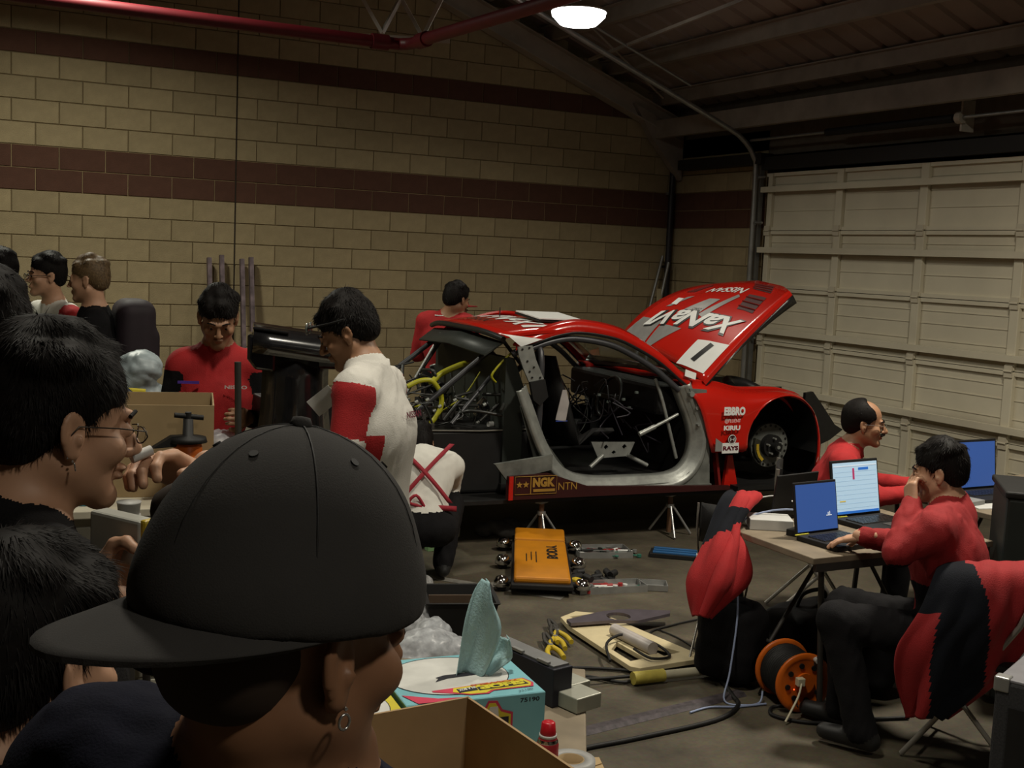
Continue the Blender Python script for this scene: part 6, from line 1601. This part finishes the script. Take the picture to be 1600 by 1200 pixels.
MB().box((0, 0, .0575), (.075, .31, .115)).build('shell', INK, bc, bevel=.003); MB().box((.0, 0, .118), (.06, .29, .006)).build('top_plate', mat('dull_silver', (.22, .22, .22), .4, .5), bc)
for y in (-.1, .02, .12): MB().box((-.03, y, .124), (.012, .05, .008)).build('catch', ALU, bc)
for k, (x, y) in enumerate(((1.755, 2.99), (1.735, 2.885))):
    slab('aluminium_tray', ('upper bright aluminium tray beside the black case', 'lower bright aluminium tray at the cart edge')[k], 'tray', (x, y, .645 + (.0 if k else .0)), (.10, .09 if k else .10, .045), mat('pale_aluminium', (.36, .36, .30), .4, .3), D2(14), .003)
sc2 = thing('spray_can', 'small spray can with a red cap in front of the light blue box', 'can', (1.405, 2.475, .621))
MB().lathe([(.028, 0), (.028, .10), (.026, .108), (.022, .118), (.020, .122)], 24).build('body', mat('can_red_white', (.45, .03, .04), .35), sc2)
MB().lathe([(.0275, .098), (.026, .110), (.019, .122), (.015, .126)], 24).build('shoulder', MATS['chrome'], sc2); MB().lathe([(.020, .124), (.020, .130), (.017, .155), (.013, .158)], 20).build('cap', mat('cap_red', (.5, .01, .02), .35), sc2); MB().lathe([(.0225, .119), (.0225, .126)], 20).build('rim', PW, sc2)
tr_ = thing('tape_roll', 'grey roll of tape lying beside the spray can', 'tape roll', (1.475, 2.475, .621))
MB().lathe([(.035, .0), (.062, .0), (.062, .05), (.035, .05), (.035, 0)], 32, cap=False).build('tape', mat('grey_tape', (.33, .33, .32), .5), tr_); MB().lathe([(.034, .0), (.034, .05), (.031, .05), (.031, 0)], 28, cap=False).build('core', CARD, tr_)
single('torn_cardboard', MB().prism([(0, 0), (.20, -.03), (.26, .05), (.12, .16), (.02, .12)], 0, .05, 'xy').prism([(.02, .02), (.22, .0), (.2, .1), (.05, .12)], .05, .055, 'xy'), CARD, 'torn piece of cardboard on the floor beyond the tape roll', 'cardboard', loc=(2.08, 3.55, .002), rot=(0, 0, .3))

# ================================================================ LEFT WORKBENCH
wb = thing('workbench', 'long cream workbench with drawers in front of the back wall', 'workbench', (.50, 4.60, 0), D2(-3))
MB().box((0, 0, .965), (2.1, .64, .03)).build('worktop', mat('cream_top', (.50, .46, .36), .5), wb, bevel=.004)
MB().box((0, .02, .49), (2.04, .56, .90)).build('carcass', mat('cream_cabinet', (.42, .40, .33), .6), wb)
for i in range(5):
    for j in range(6):
        MB().box((-.81 + .405 * i, -.265, .12 + .145 * j), (.39, .015, .132)).build('drawer', MATS['cream_cabinet'], wb, bevel=.003)
carton('large open cardboard box on the workbench in front of the red pullover', (.80, 4.66, .981), (.50, .40, .345), D2(-12), CARD, CARD)
fb = SDF()
for (x, y, z, r_) in ((.62, 4.0, .0, .0),): pass
pb = SDF()
for k, (x, z, r_) in enumerate(((.84, 1.16, .12), (.92, 1.30, .10), (.98, 1.36, .09), (1.0, 1.2, .10), (.80, 1.05, .10), (.95, 1.07, .10))): pb.ell((x - .02, 5.70 + .03 * (k % 2), z - .02), (r_, .10, r_ * .9), k=.04)
tag(pb.build('plastic_bags', mat('grey_carrier_film', (.30, .36, .38), .45, var=.35, scale=14), h=.013, disp=lambda V, vm: .014 * np.abs(vnoise(V, 30, 9))), 'bulging grey carrier bag with yellow print behind the cardboard box', 'bag')
single('side_cabinet', MB().box((0, 0, .49), (.8, .4, .98)), MATS['cream_cabinet'], 'low cream cabinet behind the workbench under the grey bag', 'cabinet', loc=(.60, 5.75, 0), bevel=.005)
o = MB().grid([[Vector((.84 + .02 * i, 5.595 - .004 * math.sin(i), 1.225 + .012 * j - .002 * i)) for j in range(4)] for i in range(7)], thick=.004).build('yellow_print', mat('bag_yellow', (.6, .5, .02), .6), bpy.data.objects['plastic_bags'])
single('umbrella', MB().tube([(.70, 5.56, 1.40), (.95, 5.50, 1.17)], .016, 8), mat('dark_blue_tube', (.01, .02, .035), .5), 'dark tube leaning across the grey carrier bag', 'tube')
# black T-shaped body part
tb = thing('body_duct', 'glossy black T-shaped car body part standing on the workbench', 'car part', (1.385, 4.66, .981), D2(-14))
GB = mat('gloss_carbon', (.010, .010, .011), .18, coat=.8, var=.3, scale=40)
MB().grid([[Vector((x, y, z + .05 - .12 * (x + .2) + .010 * math.sin(9 * y))) for (y, z) in ((-.10, .50), (-.11, .53), (-.06, .555), (.04, .56), (.11, .52))] for x in (-.17, -.10, 0, .08, .17, .205)], thick=.03).build('top_scoop', GB, tb)
MB().grid([[Vector((a * w, -.07 + .05 * a * a, z)) for a in (-1, -.6, 0, .6, 1)] for z, w in ((.55, .10), (.42, .10), (.30, .105), (.18, .12), (.08, .15), (.0, .19))], thick=.05).build('duct_stem', GB, tb)
MB().prism([(-.19, .60), (-.19, .50), (-.16, .46), (-.08, .45), (-.08, .58)], -.10, .08).build('left_scoop', GB, tb, bevel=.01)
MB().box((.14, 0, .51), (.14, .18, .09)).build('right_scoop', GB, tb, bevel=.012)
MB().box((-.10, 0, .615), (.14, .2, .012), rot=(0, .12, 0)).build('lip', GB, tb, bevel=.004)
# things on the bench
bt_ = thing('water_bottle', 'blue plastic bottle on the workbench by the cupped hand', 'bottle', (.545, 4.385, .981))
MB().lathe([(.030, 0), (.032, .01), (.032, .10), (.028, .13), (.014, .17), (.012, .20)], 24).build('body', mat('blue_bottle', (.05, .22, .32), .2, alpha=.9), bt_); MB().cyl((0, 0, .2), (0, 0, .22), .014, n=14).build('cap', PW, bt_)
for k in range(5):
    o = single('paper_cup', MB().lathe([(.030, 0), (.040, .085), (.042, .09)], 24), PW, 'white paper cup in the leaning stack in front of the workbench', 'cup', 'stacked white paper cups', loc=(.655 + .002 * k, 4.17, .76 + .045 * k))
single('stool', MB().cyl((0, 0, .73), (0, 0, .755), .15, n=24).cyl((.1, .08, 0), (.06, .05, .73), .014).cyl((-.1, .08, 0), (-.06, .05, .73), .014).cyl((0, -.12, 0), (0, -.07, .73), .014), DKM, 'round stool in front of the workbench under the paper cups', 'stool', loc=(.655, 4.14, 0))
cn = thing('orange_dispenser', 'orange cone-shaped tool with a black screw handle on the workbench', 'tool', (.90, 4.36, .981)); cn.scale = (1, 1, 1.22)
MB().lathe([(.075, 0), (.06, .10), (.05, .17), (.045, .18)], 24).build('cone', OR, cn); MB().lathe([(.07, .18), (.065, .195), (.02, .20), (.018, .25)], 20).build('collar', BLK, cn)
MB().tube([(-.05, .0, .262), (.055, 0, .252)], .008, 8).cyl((0, 0, .24), (0, 0, .27), .012, n=10).build('screw_handle', BLK, cn); MB().prism([(-.13, .165), (-.06, .20), (.0, .20), (.0, .17)], -.02, .02).build('lever', BLK, cn)
single('steel_tube', MB().cyl((0, 0, 0), (-.012, 0, .50), .013, n=12), mat('dark_tube', (.06, .06, .055), .4, .5), 'upright dark steel tube in front of the red pullover', 'tube', loc=(1.125, 4.50, .981))
bw_ = thing('white_bucket', 'white bucket with a blue rim line behind the workbench', 'bucket', (1.545, 5.75, .981))
single('bucket_shelf', MB().box((0, 0, .49), (.8, .34, .98)), MATS['cream_cabinet'], 'low cream cabinet at the right of the workbench under the bucket', 'cabinet', loc=(1.65, 5.78, 0), bevel=.005)
MB().lathe([(.085, 0), (.10, .33), (.104, .34)], 24).build('pail', PW, bw_); MB().lathe([(.1015, .30), (.1025, .315)], 24, cap=False).build('rim_line', MATS['blue_tape'], bw_)
yc = thing('yellow_spray_bottle', 'yellow bottle beside the white bucket', 'bottle', (1.52, 5.22, 1.322))
bpy.data.objects.remove(yc)
film('clear plastic bag standing between the red pullover and the black car part', (1.20, 4.84), .15, 12).location = (0, 0, .981)
tw2 = SDF()
for k, (x, y, z) in enumerate(((1.42, 4.90, 1.33), (1.48, 4.88, 1.34), (1.53, 4.86, 1.33), (1.46, 4.86, 1.375))): tw2.ell((x, y, z), (.06, .06, .028), k=.02)
tag(tw2.build('folded_cloths', CW, h=.012, disp=lambda V, vm: .005 * vnoise(V, 40, 2)), 'pile of white cloths on the crate behind the man in the white jacket', 'cloths')
single('storage_crate', MB().box((0, 0, 0), (.34, .26, .32)), mat('dark_crate', (.02, .02, .022), .6), 'dark crate on the workbench under the white cloths', 'crate', loc=(1.47, 4.86, 1.14), bevel=.006)
gl_ = thing('clear_hood', 'clear plastic cover with creases standing behind the white cloths', 'cover', (1.47, 5.02, 1.30))
MB().grid([[Vector((-.09 + .18 * a - (.03 if z == 0 else 0) * (1 - 2 * a) * -1, .02 * math.sin(a * 9), z)) for a in (0, .25, .5, .75, 1)] for z in (0, .08, .17)], thick=.004).build('film', mat('grey_clear_film', (.33, .34, .33), .3, alpha=.75, var=.3, scale=30), gl_); MB().box((0, 0, -.65), (.10, .04, 1.30)).build('stand', BLK, gl_)
# posts against the wall
for k, (x, h_) in enumerate(((2.58, 1.80), (2.70, 1.83), (2.90, 1.80), (2.99, 1.82))):
    p_ = thing('steel_post', ('leftmost of the four mottled posts leaning on the back wall', 'second from left of the four posts leaning on the back wall', 'third from left of the four posts leaning on the back wall', 'rightmost of the four mottled posts leaning on the back wall')[k], 'post', (x, 11.50, 0), 0, 'mottled steel posts on the back wall')
    MB().beam((0, -.15, 0), (0, .14, h_), .055, .04).build('profile', mat('mottled_post', (.16, .12, .13), .5, .4, var=.5, scale=12), p_); MB().box((0, -.15, .01), (.09, .09, .02)).build('foot', BLK, p_)
for k, (x0, x1, y, z) in enumerate(((7.35, 7.86, 11.55, 2.02), (7.46, 7.88, 11.45, 1.95))):
    single('leaning_rod', MB().cyl((x0 - .25, y - .3, 0), (x1, y + .12, z), .018, n=8), ALU, ('left of the two thin rods leaning in the wall corner', 'right of the two thin rods leaning in the wall corner')[k], 'rod', 'rods leaning in the corner')
single('short_stick', MB().beam((7.35, 10.9, 0), (7.22, 10.75, 1.66), .05, .03), mat('tan_stick', (.30, .25, .15), .7), 'short tan stick standing upright behind the raised hood', 'stick')
